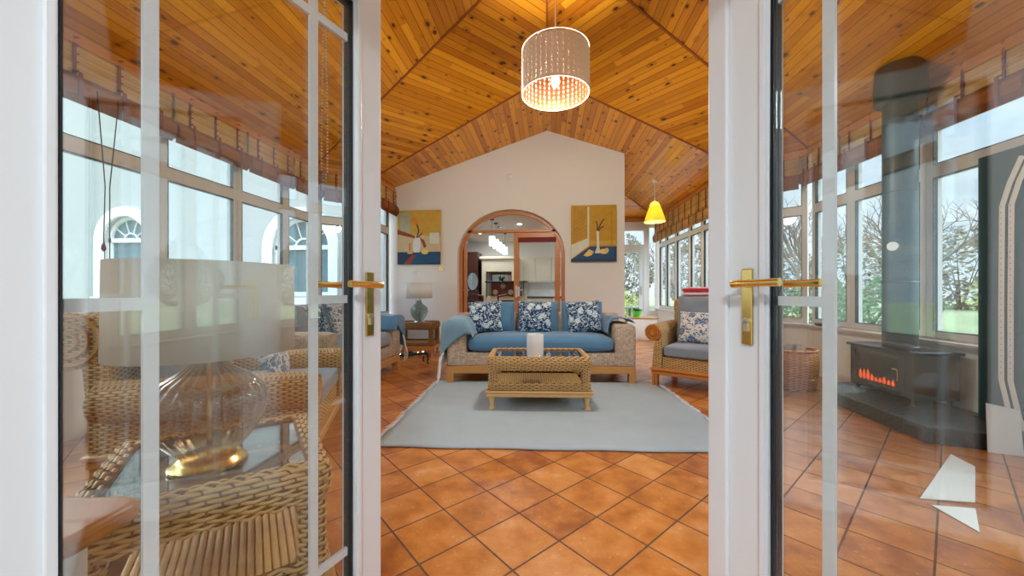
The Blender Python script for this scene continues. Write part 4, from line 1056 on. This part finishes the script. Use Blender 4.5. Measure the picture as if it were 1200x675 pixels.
g = MB(); q = [(AC+.92*math.cos(PI*k/30), AS+.775*math.sin(PI*k/30)) for k in range(31)]; q = [p for p in q if p[1] > 2.235]
g.prism(q, lambda a, b: (a, 6.88, b), lambda a, b: (a, 6.886, b)); struct(g, 'window_60', 'glass_win')
def wood_leaf(name, x0, x1, loc, rz, top=2.18):
    W = x1-x0; mb = MB(); s = .095
    mb.bx(0, s, -.022, .022, .02, top); mb.bx(W-s, W, -.022, .022, .02, top); mb.bx(s, W-s, -.022, .022, .02, .80); mb.bx(s, W-s, -.022, .022, top-.10, top)
    o = struct(mb, name, 'door_wood', bevel=.004, loc=loc, rz=rz)
    g = MB(); g.bx(s, W-s, -.004, .002, .80, top-.10); g.build('glass_pane', 'glass_door', o)
    for f in (-1, 1):
        g = MB(); g.bx(.03, .065, f*.022, f*.030, .98, 1.20); g.bar((.047, f*.06, 1.12), (.16, f*.06, 1.12), .018, .018); g.cyl((.047, f*.02, 1.12), (.047, f*.06, 1.12), .008, 8); g.build('door_handle', 'nickel', o)
    return o
r_leaf = wood_leaf('door_4', -.60, .255, (-.615, 6.885, 0), 0)
g = MB(); g.bx(.08, .78, -.035, -.022, 2.00, 2.09); g.build('blind_roll', 'tape', r_leaf)
g = MB(); g.bx(.075, .11, -.034, -.022, 1.00, 1.18); g.build('white_plate', 'white', r_leaf)
l_leaf = wood_leaf('door_5', 0, .86, (-1.70, 7.72, 0), R(-79))
# kitchen shell
mb = MB(); mb.bx(-3.1, -3.0, WK, 11.5, 0, 2.7); struct(mb, 'wall_kitchen_left', 'wall_white')
mb = MB(); mb.bx(-3.1, 1.3, 11.4, 11.5, 0, 2.7); struct(mb, 'wall_kitchen_back', 'wall_white')
mb = MB(); mb.bx(-3.1, 1.3, WK, 11.5, 2.62, 2.7); struct(mb, 'ceiling_kitchen', 'wall_white')
# kitchen furniture
t = thing('kitchen_cupboard', 'tall dark wood kitchen cupboard seen at the left of the arch', 'cupboard', (-2.52, 11.05, 0))
mb = MB(); mb.bx(-.47, .50, -.3, .34, 0, 2.25); mb.build('body', 'kit_dark', t, bevel=.006)
for x in (-.30, .015, .33): mb = MB(); mb.bx(x-.15, x+.15, -.325, -.3, .1, 2.15); dd = mb.build('door', 'kit_dark', t, bevel=.008); k = MB(); k.cyl((x+.12, -.35, 1.1), (x+.12, -.35, 1.3), .007, 8); k.build('handle', 'nickel', dd)
t = thing('range_mantel', 'cream kitchen mantel surround with a dark framed mirror back', 'mantel', (-1.40, 11.05, 0))
mb = MB(); mb.bx(-.50, -.38, -.35, .34, 0, 2.02); mb.bx(.38, .50, -.35, .34, 0, 2.02); mb.bx(-.38, .38, -.35, .34, 1.66, 2.02); mb.build('surround', 'kit_cream', t, bevel=.006)
mb = MB(); mb.bx(-.56, .56, -.42, .34, 2.02, 2.10); mb.build('shelf', 'kit_cream', t, bevel=.02, seg=3)
mb = MB(); mb.bx(-.37, .37, .20, .24, .95, 1.66); mb.build('mirror_back', 'mirror', t)
mb = MB(); mb.bx(-.38, .38, -.30, -.28, 1.62, 1.66); mb.bx(-.38, -.35, -.30, -.28, .9, 1.62); mb.bx(.35, .38, -.30, -.28, .9, 1.62); mb.build('frame', 'kit_dark', t)
mb = MB(); mb.bx(-.38, .38, -.30, .34, 0, .95); mb.build('range_cooker', 'kit_cream', t, bevel=.01)
t = thing('kitchen_unit', 'cream kitchen wall unit right of the mantel, partly behind the door', 'cupboard', (-.27, 11.1, 0))
mb = MB(); mb.bx(-.55, .9, -.25, .29, 0, .9); mb.bx(-.55, .9, -.1, .29, 1.35, 2.1); mb.build('body', 'kit_cream', t, bevel=.006)
for k in range(3):
    mb = MB(); x = -.3+k*.46; mb.bx(x-.21, x+.21, -.122, -.1, 1.39, 2.06); mb.build('door', 'kit_cream', t, bevel=.008)
    mb = MB(); mb.bx(x-.21, x+.21, -.272, -.25, .1, .84); mb.build('door', 'kit_cream', t, bevel=.008)
mb = MB(); mb.bx(-.57, .92, -.28, .29, .9, .94); mb.build('worktop', 'worktop', t)
t = thing('round_mirror', 'oval mirror standing against the dark kitchen cupboard', 'mirror', (-2.16, 10.48, 0))
mb = MB()
mb.prism(ell(0, 1.38, .16, .26, 28), lambda a, b: (a, .19, b), lambda a, b: (a, .205, b)); mb.build('mirror_glass', 'mirror', t)
mb = MB(); mb.tube([(.165*math.cos(2*PI*k/28), .195, 1.38+.265*math.sin(2*PI*k/28)) for k in range(28)], .016, 6, closed=True); mb.build('frame', 'black', t)
mb = MB(); mb.bx(-.2, .2, .05, .22, 0, 1.10); mb.build('stand', 'kit_dark', t, bevel=.01)
t = thing('kitchen_island', 'kitchen island with dark top and red wine rack seen through the arch', 'island', (-.98, 9.2, 0))
mb = MB(); mb.bx(-.42, .45, -.2, .6, 0, .98); mb.build('body', 'kit_cream', t, bevel=.008)
mb = MB(); mb.bx(-.38, .38, -.22, .55, .98, 1.30); mb.build('rack_box', 'dark_wood', t, bevel=.004)
for r_ in range(2):
    for c_ in range(4):
        mb = MB(); x = -.28+c_*.19; z = 1.07+r_*.15; mb.tube([(x+.05*math.cos(2*PI*k/12), -.226, z+.05*math.sin(2*PI*k/12)) for k in range(12)], .008, 5, closed=True)
        mb.cyl((x, -.23, z), (x, -.2, z), .022, 10); mb.build('bottle_slot', 'tape' if (r_+c_) % 2 else 'kit_cream', t)
mb = MB(); mb.bx(-.52, .50, -.28, .62, 1.30, 1.345); mb.build('worktop', 'worktop', t, bevel=.004)
t = thing('kitchen_plant', 'small dark green leafy plant on the kitchen island top', 'plant', (-1.15, 9.3, 1.345))
mb = MB(); mb.lathe([(.05, 0), (.065, .06), (.06, .06)], n=14, cap=(True, True)); mb.build('pot', 'black', t)
mb = MB(); rnd = random.Random(2)
for i in range(40):
    a = rnd.uniform(0, 2*PI); l = rnd.uniform(.06, .13); e = rnd.uniform(.2, 1.2); p0 = Vector((0, 0, .05)); p1 = p0+Vector((math.cos(a)*math.cos(e), math.sin(a)*math.cos(e), math.sin(e)))*l
    mb.tube([p0, p0.lerp(p1, .6), p1], [.003, .012, .002], 4, flat=(.3, 1))
mb.build('leaves', 'leaf_green', t)
def dchair(label, loc, rz):
    t = thing('dining_chair', label, 'chair', loc, rz, None)
    mb = MB(); mb.bx(-.21, .21, -.2, .2, .44, .48); mb.build('seat', 'black', t, bevel=.01)
    for sx in (-1, 1):
        mb = MB(); mb.bar((sx*.18, -.17, 0), (sx*.18, -.17, .44), .03, .03); mb.build('leg', 'dark_wood', t)
        mb = MB(); mb.bar((sx*.19, .18, 0), (sx*.19, .24, 1.0), .03, .03); mb.build('leg', 'dark_wood', t)
    mb = MB(); mb.tube([(-.19, .23, .98), (0, .26, 1.02), (.19, .23, .98)], .02, 8); mb.bx(-.18, .18, .19, .22, .62, .90); mb.build('backrest', 'dark_wood', t)
    return t
dchair('dark wooden dining chair in the kitchen at the left of the arch', (-1.55, 8.6, 0), R(160))
dchair('second dark dining chair in the kitchen, closer to the island', (-.95, 8.2, 0), R(200))
# kitchen pendants
for i in range(5):
    y = 7.75+.48*i; x = -1.155+.015*i
    t = thing('kitchen_pendant', ['white glass cylinder pendant nearest the arch', 'second white cylinder pendant from the arch', 'middle white cylinder pendant of five over the island', 'fourth white cylinder pendant from the arch', 'farthest white cylinder pendant over the island'][i], 'lamp', (x, y, 0), 0, 'lit cylinder pendants in the kitchen')
    mb = MB(); mb.cyl((0, 0, 2.05), (0, 0, 2.25), .065, 18); mb.build('glass_shade', 'pendant_glow', t, smooth=40)
    mb = MB(); mb.cyl((0, 0, 2.25), (0, 0, 2.61), .004, 6); mb.cyl((0, 0, 2.595), (0, 0, 2.62), .045, 16); mb.build('cord', 'black', t)
for i, (x, y) in enumerate([(-.62, 8.4), (-1.75, 9.6), (.3, 9.4)]):
    mb = MB(); mb.cyl((x, y, 2.605), (x, y, 2.619), .04, 16); tag(mb.build('downlight', 'downlight'), ['small round downlight in the kitchen ceiling right of the pendants', 'small round downlight in the kitchen ceiling left of the pendants', 'small round downlight over the right kitchen units'][i], 'downlight')
for x, y, e in ((-.9, 8.6, 22), (-1.6, 10.2, 12)):
    l = bpy.data.lights.new('kitchen_light', 'AREA'); l.energy = e; l.size = .5; l.color = (.93, 1, 1); lo = bpy.data.objects.new('kitchen_light', l); COL.objects.link(lo); lo.location = (x, y, 2.6)

# ------------------------------------------------------------------ stove, hearth, flue, log basket
t = thing('hearth', 'dark speckled stone hearth slab under the wood stove', 'hearth', (0, 0, 0))
t2 = MB(); t2.prism([(2.72, 2.95), (3.32, 2.76), (3.32, 3.23), (3.46, 3.23), (3.46, 4.35), (2.95, 4.30), (2.78, 3.95)], lambda x, y: (x, y, 0), lambda x, y: (x, y, .12)); t2.build('slab', 'slate', t, bevel=.01)
t = thing('wood_stove', 'dark wood burning stove with orange fire behind its glass door', 'stove', (3.06, 3.745, .12))
mb = MB(); mb.bx(0, .36, -.325, .325, .06, .44); mb.build('body', 'stove', t, bevel=.006)
mb = MB(); mb.bx(-.025, .38, -.345, .345, .44, .465); mb.build('top_plate', 'stove', t, bevel=.006)
for x in (.04, .32):
    for y in (-.28, .28): mb = MB(); mb.lathe([(.02, .06), (.014, .03), (.024, 0)], (x, y, 0), 10, cap=(True, True)); mb.build('leg', 'stove', t)
mb = MB(); mb.bx(-.022, 0, -.26, .26, .09, .42); dd = mb.build('door', 'stove', t, bevel=.006)
mb = MB(); mb.bx(-.026, -.022, -.215, .215, .13, .385); mb.build('door_glass', 'fire_glass', dd)
mb = MB(); rnd = random.Random(4)
for i in range(9):
    y = -.17+.0425*i; h = rnd.uniform(.04, .11); mb.lathe([(.012, 0), (.022, h*.3), (.012, h*.7), (.001, h)], (-.0235, y, .14), 6)
for v in mb.bm.verts: v.co.x = -.0238 + (v.co.x+.0235)*.04
mb.build('fire', 'flame', dd)
mb = MB(); mb.bx(-.050, -.022, -.245, -.235, .20, .30); mb.bar((-.045, -.24, .30), (-.045, -.19, .30), .01, .01); mb.build('door_handle', 'chrome', dd)
t = thing('flue_pipe', 'tall dark green black stove flue pipe rising to the pine ceiling', 'flue', (3.20, 3.70, 0))
mb = MB(); mb.cyl((0, 0, .585), (0, 0, 3.10), .118, 32); mb.build('pipe', 'pipe', t, smooth=40)
mb = MB(); mb.lathe([(.118, 2.80), (.175, 2.82), (.18, 2.95), (.17, 3.14)], n=32); mb.build('ceiling_collar', 'pipe', t, smooth=40)
mb = MB()
for z in (1.18, 2.0, .60): mb.tube([(.121*math.cos(2*PI*k/32), .121*math.sin(2*PI*k/32), z) for k in range(32)], .006, 6, closed=True)
mb.build('joint_ring', 'pipe', t)
mb = MB(); mb.cyl((-.10, -.06, 1.50), (-.125, -.075, 1.50), .04, 16); mb.build('badge', 'nickel', t)
t = thing('log_basket', 'round orange wicker log basket under the far right windows', 'basket', (2.78, 4.56, 0))
mb = MB(); mb.grid(lambda a, b: ((.235+.03*math.sin(b*PI*.8))*math.cos(a*2*PI), (.235+.03*math.sin(b*PI*.8))*math.sin(a*2*PI), .01+b*.42), 48, 10, lambda a, b: (a*1.6, b*.42), cu=True); mb.build('body', 'log_basket', t, smooth=180, solid=.012)
mb = MB(); mb.tube([(.255*math.cos(2*PI*k/36), .255*math.sin(2*PI*k/36), .435) for k in range(36)], .016, 8, closed=True); mb.cyl((0, 0, 0), (0, 0, .015), .225, 24); mb.build('rim', 'log_basket', t, smooth=60)
for i, (x, y, a) in enumerate([(-.06, .02, .3), (.08, -.05, .9), (.03, .10, -.4)]):
    mb = MB(); mb.tube([(x-.13*math.cos(a), y-.13*math.sin(a), .36), (x+.10*math.cos(a), y+.10*math.sin(a), .45)], [.045, .042], 10); tag(mb.build('log', 'log', smooth=50, loc=(2.78, 4.56, 0)), ['rough log on the left in the wicker basket', 'rough log nearest the camera in the wicker basket', 'rough log at the back of the wicker basket'][i], 'log', 'logs in the basket')

# made-up dark panel, strips and white patches in place of reflections
t = MB(); t.bx(3.335, 3.40, 2.25, 3.215, 0, 2.13); tag(t.build('reflection_panel', 'teal', bevel=.004), 'made-up dark teal panel in place of a reflection before the right windows', 'panel')
def strip_obj(dy, lab):  # bent white strips made up for reflected door bars
    mb = MB(); pts = [(3.318, 2.93+dy, 2.05), (3.318, 3.00+dy, 1.88), (3.318, 3.045+dy, 1.72), (3.318, 3.05+dy, 1.0), (3.318, 3.05+dy, .45), (3.318, 3.0+dy, .2), (3.318, 2.92+dy, 0.002)]
    mb.tube(pts, .013, 4, flat=(.25, 1.4), ups=[(1, 0, 0)]*len(pts)); o = mb.build('reflection_strip', 'white'); tag(o, lab, 'strip', 'made-up strips for reflected door bars')
    k = MB()
    for i in range(30): k.cyl((3.3165, 3.048+dy, .5+i*.042), (3.3135, 3.048+dy, .5+i*.042), .003, 6)
    k.build('hole', 'black', o)['kind'] = 'stuff'
strip_obj(0, 'left one of two made-up bent white strips in place of reflected door bars'); strip_obj(-.055, 'right one of two made-up bent white strips in place of reflected door bars')
def patch(pts, lab, z=.002, up=None):  # flat white pieces made up for bright reflections
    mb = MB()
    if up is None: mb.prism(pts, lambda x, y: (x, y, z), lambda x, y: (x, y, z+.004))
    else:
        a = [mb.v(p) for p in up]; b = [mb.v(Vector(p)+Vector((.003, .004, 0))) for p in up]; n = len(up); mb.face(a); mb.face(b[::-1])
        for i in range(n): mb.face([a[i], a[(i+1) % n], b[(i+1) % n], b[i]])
    return tag(mb.build('reflection_patch', 'bright_patch'), lab, 'patch', 'made-up patches for bright reflections')
patch([(2.70, 2.76), (2.655, 2.573), (2.207, 2.139), (1.961, 2.155)], 'largest made-up bright reflection, a white sheet lying on the tiles before the stove')
patch([(1.959, 2.092), (2.147, 2.08), (1.955, 1.877)], 'made-up bright reflection, a small triangular white sheet on the tiles, nearest the camera')
patch(None, 'made-up bright reflection, an upright white sheet leaning at the corner of the dark hearth', up=[(2.985, 2.82, .002), (3.15, 2.77, .002), (3.155, 2.80, .30), (3.005, 2.85, .33)])
# things on the right window sill
for i, (y, l) in enumerate([(5.05, 'small dark item on the right window sill above the basket'), (4.86, 'small white item on the right window sill above the basket')]):
    mb = MB(); mb.rbox(-.045, .045, -.07, .07, 0, .035, .012, 2); tag(mb.build('remote_control' if i == 0 else 'folded_cloth', 'black' if i == 0 else 'white', smooth=60, loc=(3.46, y, .661)), l, 'remote' if i == 0 else 'cloth')
# white cabinet and green pot in the passage
t = thing('low_cabinet', 'low white cabinet with wooden top at the far end of the passage', 'cabinet', (2.15, 8.75, 0))
mb = MB(); mb.bx(-.26, .3, -.2, .2, 0, .48); mb.build('body', 'white', t, bevel=.006)
mb = MB(); mb.bx(-.28, .32, -.22, .22, .48, .505); mb.build('top', 'oak', t, bevel=.004)
mb = MB(); mb.bx(-.24, .02, -.212, -.2, .04, .45); mb.build('door', 'white', t, bevel=.004)
t = thing('green_pot', 'bright green pot with leaves on the low white cabinet', 'pot', (2.04, 8.72, .505))
mb = MB(); mb.lathe([(.07, 0), (.12, .14), (.125, .15), (.115, .14), (.066, .01)], n=24, cap=(True, False)); mb.build('pot', 'green_pl', t, smooth=40)
mb = MB(); rnd = random.Random(5)
for i in range(46):
    a = rnd.uniform(0, 2*PI); l = rnd.uniform(.08, .17); e = rnd.uniform(.3, 1.2); p0 = Vector((0, 0, .10)); p1 = p0+Vector((math.cos(a)*math.cos(e), math.sin(a)*math.cos(e), math.sin(e)*.8))*l
    mb.tube([p0, p0.lerp(p1, .6), p1], [.004, .018, .002], 4, flat=(.3, 1))
mb.build('leaves', 'leaf_green', t)
# unseen hall lamp, added behind the camera to light the door leaves
t = thing('added_hall_lamp', 'round white ceiling lamp added unseen in the hall to light the doors', 'lamp', (0, -1.3, 0))
mb = MB(); mb.lathe([(.17, 2.60), (.17, 2.57), (.12, 2.535), (.003, 2.525)], n=32); mb.build('diffuser', 'hall_fill', t, smooth=50)
l = bpy.data.lights.new('hall_fill_light', 'AREA'); l.energy = 42; l.size = .34; l.shape = 'DISK'; l.color = (.86, .94, 1); lo = bpy.data.objects.new('hall_fill_light', l); COL.objects.link(lo); lo.location = (0, -1.3, 2.51)

# ------------------------------------------------------------------ outside
mb = MB(); mb.bx(-60, 60, -40, 90, -.35, -.25); tag(struct(mb, 'lawn', 'grass'), 'green lawn spreading around the house', 'lawn')
mb = MB(); mb.bx(-9, -3.9, -1, 6.9, -.25, -.14); mb.bx(3.9, 6.2, -1, 14, -.25, -.14); mb.bx(-1, 6.2, 10.3, 14, -.25, -.14); tag(struct(mb, 'terrace', 'paving'), 'pale paved terrace around the sunroom', 'terrace')
def house():
    t = thing('house_wing', 'white rendered house wing with arched windows outside the left windows', 'building', (0, 0, 0))
    y = 7.2; wins = [(-9.07, .52, 1.02, 2.72), (-5.05, .62, 1.0, 2.62)]
    mb = MB(); xs = [-13]; segs = []
    def top(x): return 6.0
    prev = -13
    for cx, hw, zb, zt in wins:
        strip(mb, [prev, cx-hw], lambda x: -.25, top, y, y+.3)
        strip(mb, [cx-hw, cx+hw], lambda x: -.25, lambda x: zb, y, y+.3)
        zs = zt-hw
        strip(mb, [cx-hw*math.cos(PI*k/20) for k in range(21)], lambda x: zs+math.sqrt(max(0, hw*hw-(x-cx)**2)), top, y, y+.3)
        prev = cx+hw
    strip(mb, [prev, -3.02], lambda x: -.25, top, y, y+.3)
    mb.build('wall', 'render_ext', t)
    mb = MB(); mb.bx(-13, -3.02, y+.3, 11, 5.6, 6.0); mb.bx(-13, -12.7, y+.3, 11, -.25, 5.6); mb.build('roof', 'slate', t)
    for cx, hw, zb, zt in wins:
        zs = zt-hw; mb = MB()
        def arc(r0, r1, y0, y1):
            q = []
            for k in range(25):
                a = PI*k/24; q.append([mb.v((cx+r0*math.cos(a), y0, zs+r0*math.sin(a))), mb.v((cx+r0*math.cos(a), y1, zs+r0*math.sin(a))), mb.v((cx+r1*math.cos(a), y1, zs+r1*math.sin(a))), mb.v((cx+r1*math.cos(a), y0, zs+r1*math.sin(a)))])
            for a, b in zip(q, q[1:]):
                for k in range(4): mb.face([a[k], a[(k+1) % 4], b[(k+1) % 4], b[k]])
        arc(hw+.20, hw+.0, y-.05, y+.02)
        for s in (-1, 1): mb.bx(cx+s*hw, cx+s*(hw+.2), y-.05, y+.02, zb-.1, zs)
        mb.bx(cx-hw-.24, cx+hw+.24, y-.08, y+.02, zb-.18, zb-.04)
        mb.build('window_surround', 'white', t)
        mb = MB(); arc(hw, hw-.07, y+.08, y+.16)
        for s in (-1, 1): mb.bx(cx+s*hw, cx+s*(hw-.07), y+.08, y+.16, zb, zs)
        mb.bx(cx-hw, cx+hw, y+.08, y+.16, zb, zb+.08); mb.bx(cx-hw, cx+hw, y+.08, y+.16, zs-.04, zs+.05)
        arc(hw*.34, hw*.28, y+.10, y+.14)
        for k in range(1, 5): a = PI*k/5; mb.bar((cx+hw*.3*math.cos(a), y+.12, zs+hw*.3*math.sin(a)), (cx+(hw-.05)*math.cos(a), y+.12, zs+(hw-.05)*math.sin(a)), .02, .02)
        fr = mb.build('window_frame', 'white', t)
        g = MB(); q = [(cx-hw, zb), (cx+hw, zb)] + [(cx+hw*math.cos(PI*k/20), zs+hw*math.sin(PI*k/20)) for k in range(21)]
        g.prism(q, lambda a, b: (a, y+.13, b), lambda a, b: (a, y+.135, b)); g.build('window_pane', 'winglass_dark', fr)
m, nt, out = new_mat('dark_window_glass'); k = NT(nt); b = k.bsdf((.10, .17, .19), .05, 0, None, .8); nt.links.new(b.outputs[0], out.inputs[0]); M['winglass_dark'] = m
house()
# trees
def tree(x, y, h, seed, label, spread=.55):
    rnd = random.Random(seed); t = thing('bare_tree', label, 'tree', (x, y, -.26), 0, 'bare trees beyond the lawn'); tr = MB(); tw = MB()
    def grow(mb, p, d, l, r, lev):
        n = 3; pts = [p]; q = p; dd = d.copy()
        for i in range(n):
            dd = (dd + Vector((rnd.gauss(0, .12), rnd.gauss(0, .12), .04))).normalized(); q = q + dd*l/n; pts.append(q)
        mb.tube(pts, [r*(1-.35*i/n) for i in range(n+1)], 5 if lev < 2 else 3, cap=False)
        if lev >= 5: return
        for i in range(3 if lev < 4 else 2):
            a = rnd.uniform(0, 2*PI); s = spread*(.7+.6*rnd.random()); o = dd.orthogonal().normalized(); o.rotate(Matrix.Rotation(a, 3, dd))
            nd = (dd + o*s).normalized(); st = pts[-1] if i < 2 else pts[-2]
            grow(tw if lev >= 1 else tr, st, nd, l*rnd.uniform(.62, .80), r*.6, lev+1)
    grow(tr, Vector((0, 0, 0)), Vector((0, 0, 1)), h*.30, h*.022, 0)
    tr.build('trunk', 'tree_bark', t); tw.build('branches', 'tree_bark', t)
def bush(x, y, r, h, seed, label, mat, name='shrub', group=None, n=1500, leaf_=.09):
    rnd = random.Random(seed); t = thing(name, label, 'shrub', (x, y, -.26), 0, group); mb = MB()
    for i in range(n):
        a = rnd.uniform(0, 2*PI); u_ = rnd.random()**.5; z = rnd.random(); rr = r*(math.sin(PI*(.12+.80*z)))*(.75+.25*u_)*(1+.2*math.sin(a*3+seed)); p = Vector((rr*math.cos(a), rr*math.sin(a), z*h*(1+.12*math.sin(a*5+seed))))
        d = Vector((rnd.gauss(0, 1), rnd.gauss(0, 1), rnd.gauss(0, 1))).normalized(); e = d.orthogonal().normalized(); s = leaf_*rnd.uniform(.6, 1.4)
        mb.face([mb.v(p-d*s), mb.v(p+e*s*.5), mb.v(p+d*s), mb.v(p-e*s*.5)])
    mb.build('foliage', mat, t); mb = MB()
    for i in range(5): a = i*1.26; mb.tube([(0, 0, 0), (r*.3*math.cos(a), r*.3*math.sin(a), h*.5), (r*.5*math.cos(a), r*.5*math.sin(a), h*.8)], [.05, .03, .01], 5)
    mb.build('stem', 'tree_bark', t)
TL = [(20.5, 22, 7.5, 'wide bare tree beyond the lawn behind the stove flue'), (26, 19, 8, 'bare tree beyond the lawn seen in the window right of the flue'), (13, 19, 6.5, 'bare tree seen beside the right door handle'), (31, 26, 9.5, 'tall bare tree at the far right behind the others'), (23, 27, 9, 'distant bare tree between flue and glazing bar'), (28, 12, 6.0, 'bare tree low over the yellow shrub at right'), (9, 26, 7, 'bare tree far beyond the passage windows'), (2, 21, 7, 'bare tree seen past the far glazed door'), (16, 25, 8.5, 'bare tree behind the hedge near the door muntin'), (34, 20, 9, 'bare tree behind the green shrubs on the right')]
for i, (x, y, h, lab) in enumerate(TL): tree(x, y, h, 10+i, lab)
BS = [(15, 11.5, 1.9, 1.6, 'round evergreen shrub on the lawn outside the right windows', 'leaf_green'), (19.5, 16.5, 2.2, 2.3, 'yellow green shrub on the lawn right of the flue', 'leaf_yellow'), (12.5, 15.6, 1.6, 1.7, 'dark shrub outside seen left of the flue', 'leaf_green'), (9.5, 14, 1.4, 1.6, 'evergreen shrub outside beside the right door bar', 'leaf_green'), (7.5, 17, 1.6, 2.0, 'green shrub outside the passage windows', 'leaf_green'), (2.6, 15.5, 1.3, 1.3, 'leafy green shrub beyond the far glazed door', 'leaf_yellow'), (22.5, 11, 2.0, 1.8, 'low dark green shrub at the far right of the garden', 'leaf_green')]
for i, b in enumerate(BS): bush(b[0], b[1], b[2], b[3], 40+i, b[4], b[5])
HG = [(30, 30), (24, 32), (18, 32), (12, 31), (6, 31), (36, 25), (40, 18), (38, 11), (-2, 36), (44, 3)]
for i, (x, y) in enumerate(HG): bush(x, y, 2.7, 5.4, 70+i, ['brown hedge mass behind the flue', 'brown hedge mass behind the glazing bar', 'brown hedge mass right of the handle', 'brown hedge beyond the passage windows', 'brown hedge beyond the passage end', 'brown hedge at the right of the garden', 'far right brown hedge beyond the shrubs', 'farthest right brown hedge piece', 'brown hedge behind the house end', 'brown hedge at the edge of the garden'][i], 'leaf_brown', 'hedge', 'hedges along the garden edge', 3200, .17)
# garden bench seen past the far door
t = thing('garden_table', 'grey garden table on the terrace beyond the far glazed door', 'garden table', (2.1, 12.2, -.14))
mb = MB(); mb.bx(-.7, .7, -.4, .4, .70, .74); mb.build('top', 'winglass_dark', t, bevel=.005)
for sx in (-1, 1):
    for sy in (-1, 1): mb = MB(); mb.bx(sx*.6-.03, sx*.6+.03, sy*.32-.03, sy*.32+.03, 0, .7); mb.build('leg', 'slate', t)

# ------------------------------------------------------------------ sky and daylight
w = bpy.data.worlds.new('sky'); SC.world = w; w.use_nodes = True; nt = w.node_tree; nt.nodes.clear(); k = NT(nt)
gen = k.vec('Generated'); x, y, z = k.xyz(gen)
zz = k.m('ADD', k.m('MAXIMUM', z, 0.0), .16)
cv = k.comb(k.m('DIVIDE', x, zz), k.m('DIVIDE', y, zz))
cl = k.noise(k.map(cv, (.8, .8, 1)), 1.1, 6, .6, dist=.3)
f = k.ramp(cl, [(.36, 0.0), (.60, 1.0)])
blue = k.ramp(z, [(0.0, (.64, .79, .92)), (.5, (.36, .56, .82))])
grey = k.ramp(k.noise(k.map(cv, (1.6, 1.6, 1)), 1.4, 4, .6), [(.3, (.56, .65, .74)), (.62, (.90, .97, 1.04))])
colr = k.mix(f, blue, grey)
k_mul = k.n('ShaderNodeMath', operation='MULTIPLY'); bg = k.n('ShaderNodeBackground'); nt.links.new(colr, bg.inputs[0]); nt.links.new(k.ramp(z, [(.30, .20), (.62, 1.0)]), k_mul.inputs[0]); k_mul.inputs[1].default_value = 4.9; nt.links.new(k_mul.outputs[0], bg.inputs[1])
ow = k.n('ShaderNodeOutputWorld'); nt.links.new(bg.outputs[0], ow.inputs[0])
su = bpy.data.lights.new('sun', 'SUN'); su.energy = 2.0; su.angle = R(30); su.color = (.93, .97, 1); so = bpy.data.objects.new('sun', su); COL.objects.link(so); so.rotation_euler = (R(58), 0, R(75)); so.location = (0, 0, 20)
su2 = bpy.data.lights.new('interior_fill_sun', 'SUN'); su2.energy = 1.5; su2.angle = R(30); su2.color = (.90, .96, 1); so2 = bpy.data.objects.new('interior_fill_sun', su2); COL.objects.link(so2); so2.rotation_euler = (R(60), 0, R(-112)); so2.location = (0, 0, 22)  # second soft sun lamp, added to brighten the interior

SC.view_settings.view_transform = 'Standard'; SC.view_settings.look = 'None'; SC.view_settings.gamma = 1; SC.view_settings.use_curve_mapping = False
SC.view_settings.exposure = .55
cy = SC.cycles; cy.max_bounces = 10; cy.diffuse_bounces = 6; cy.glossy_bounces = 5; cy.transmission_bounces = 6; cy.transparent_max_bounces = 24
cy.use_denoising = True; cy.caustics_reflective = False; cy.caustics_refractive = False; cy.sample_clamp_indirect = 6
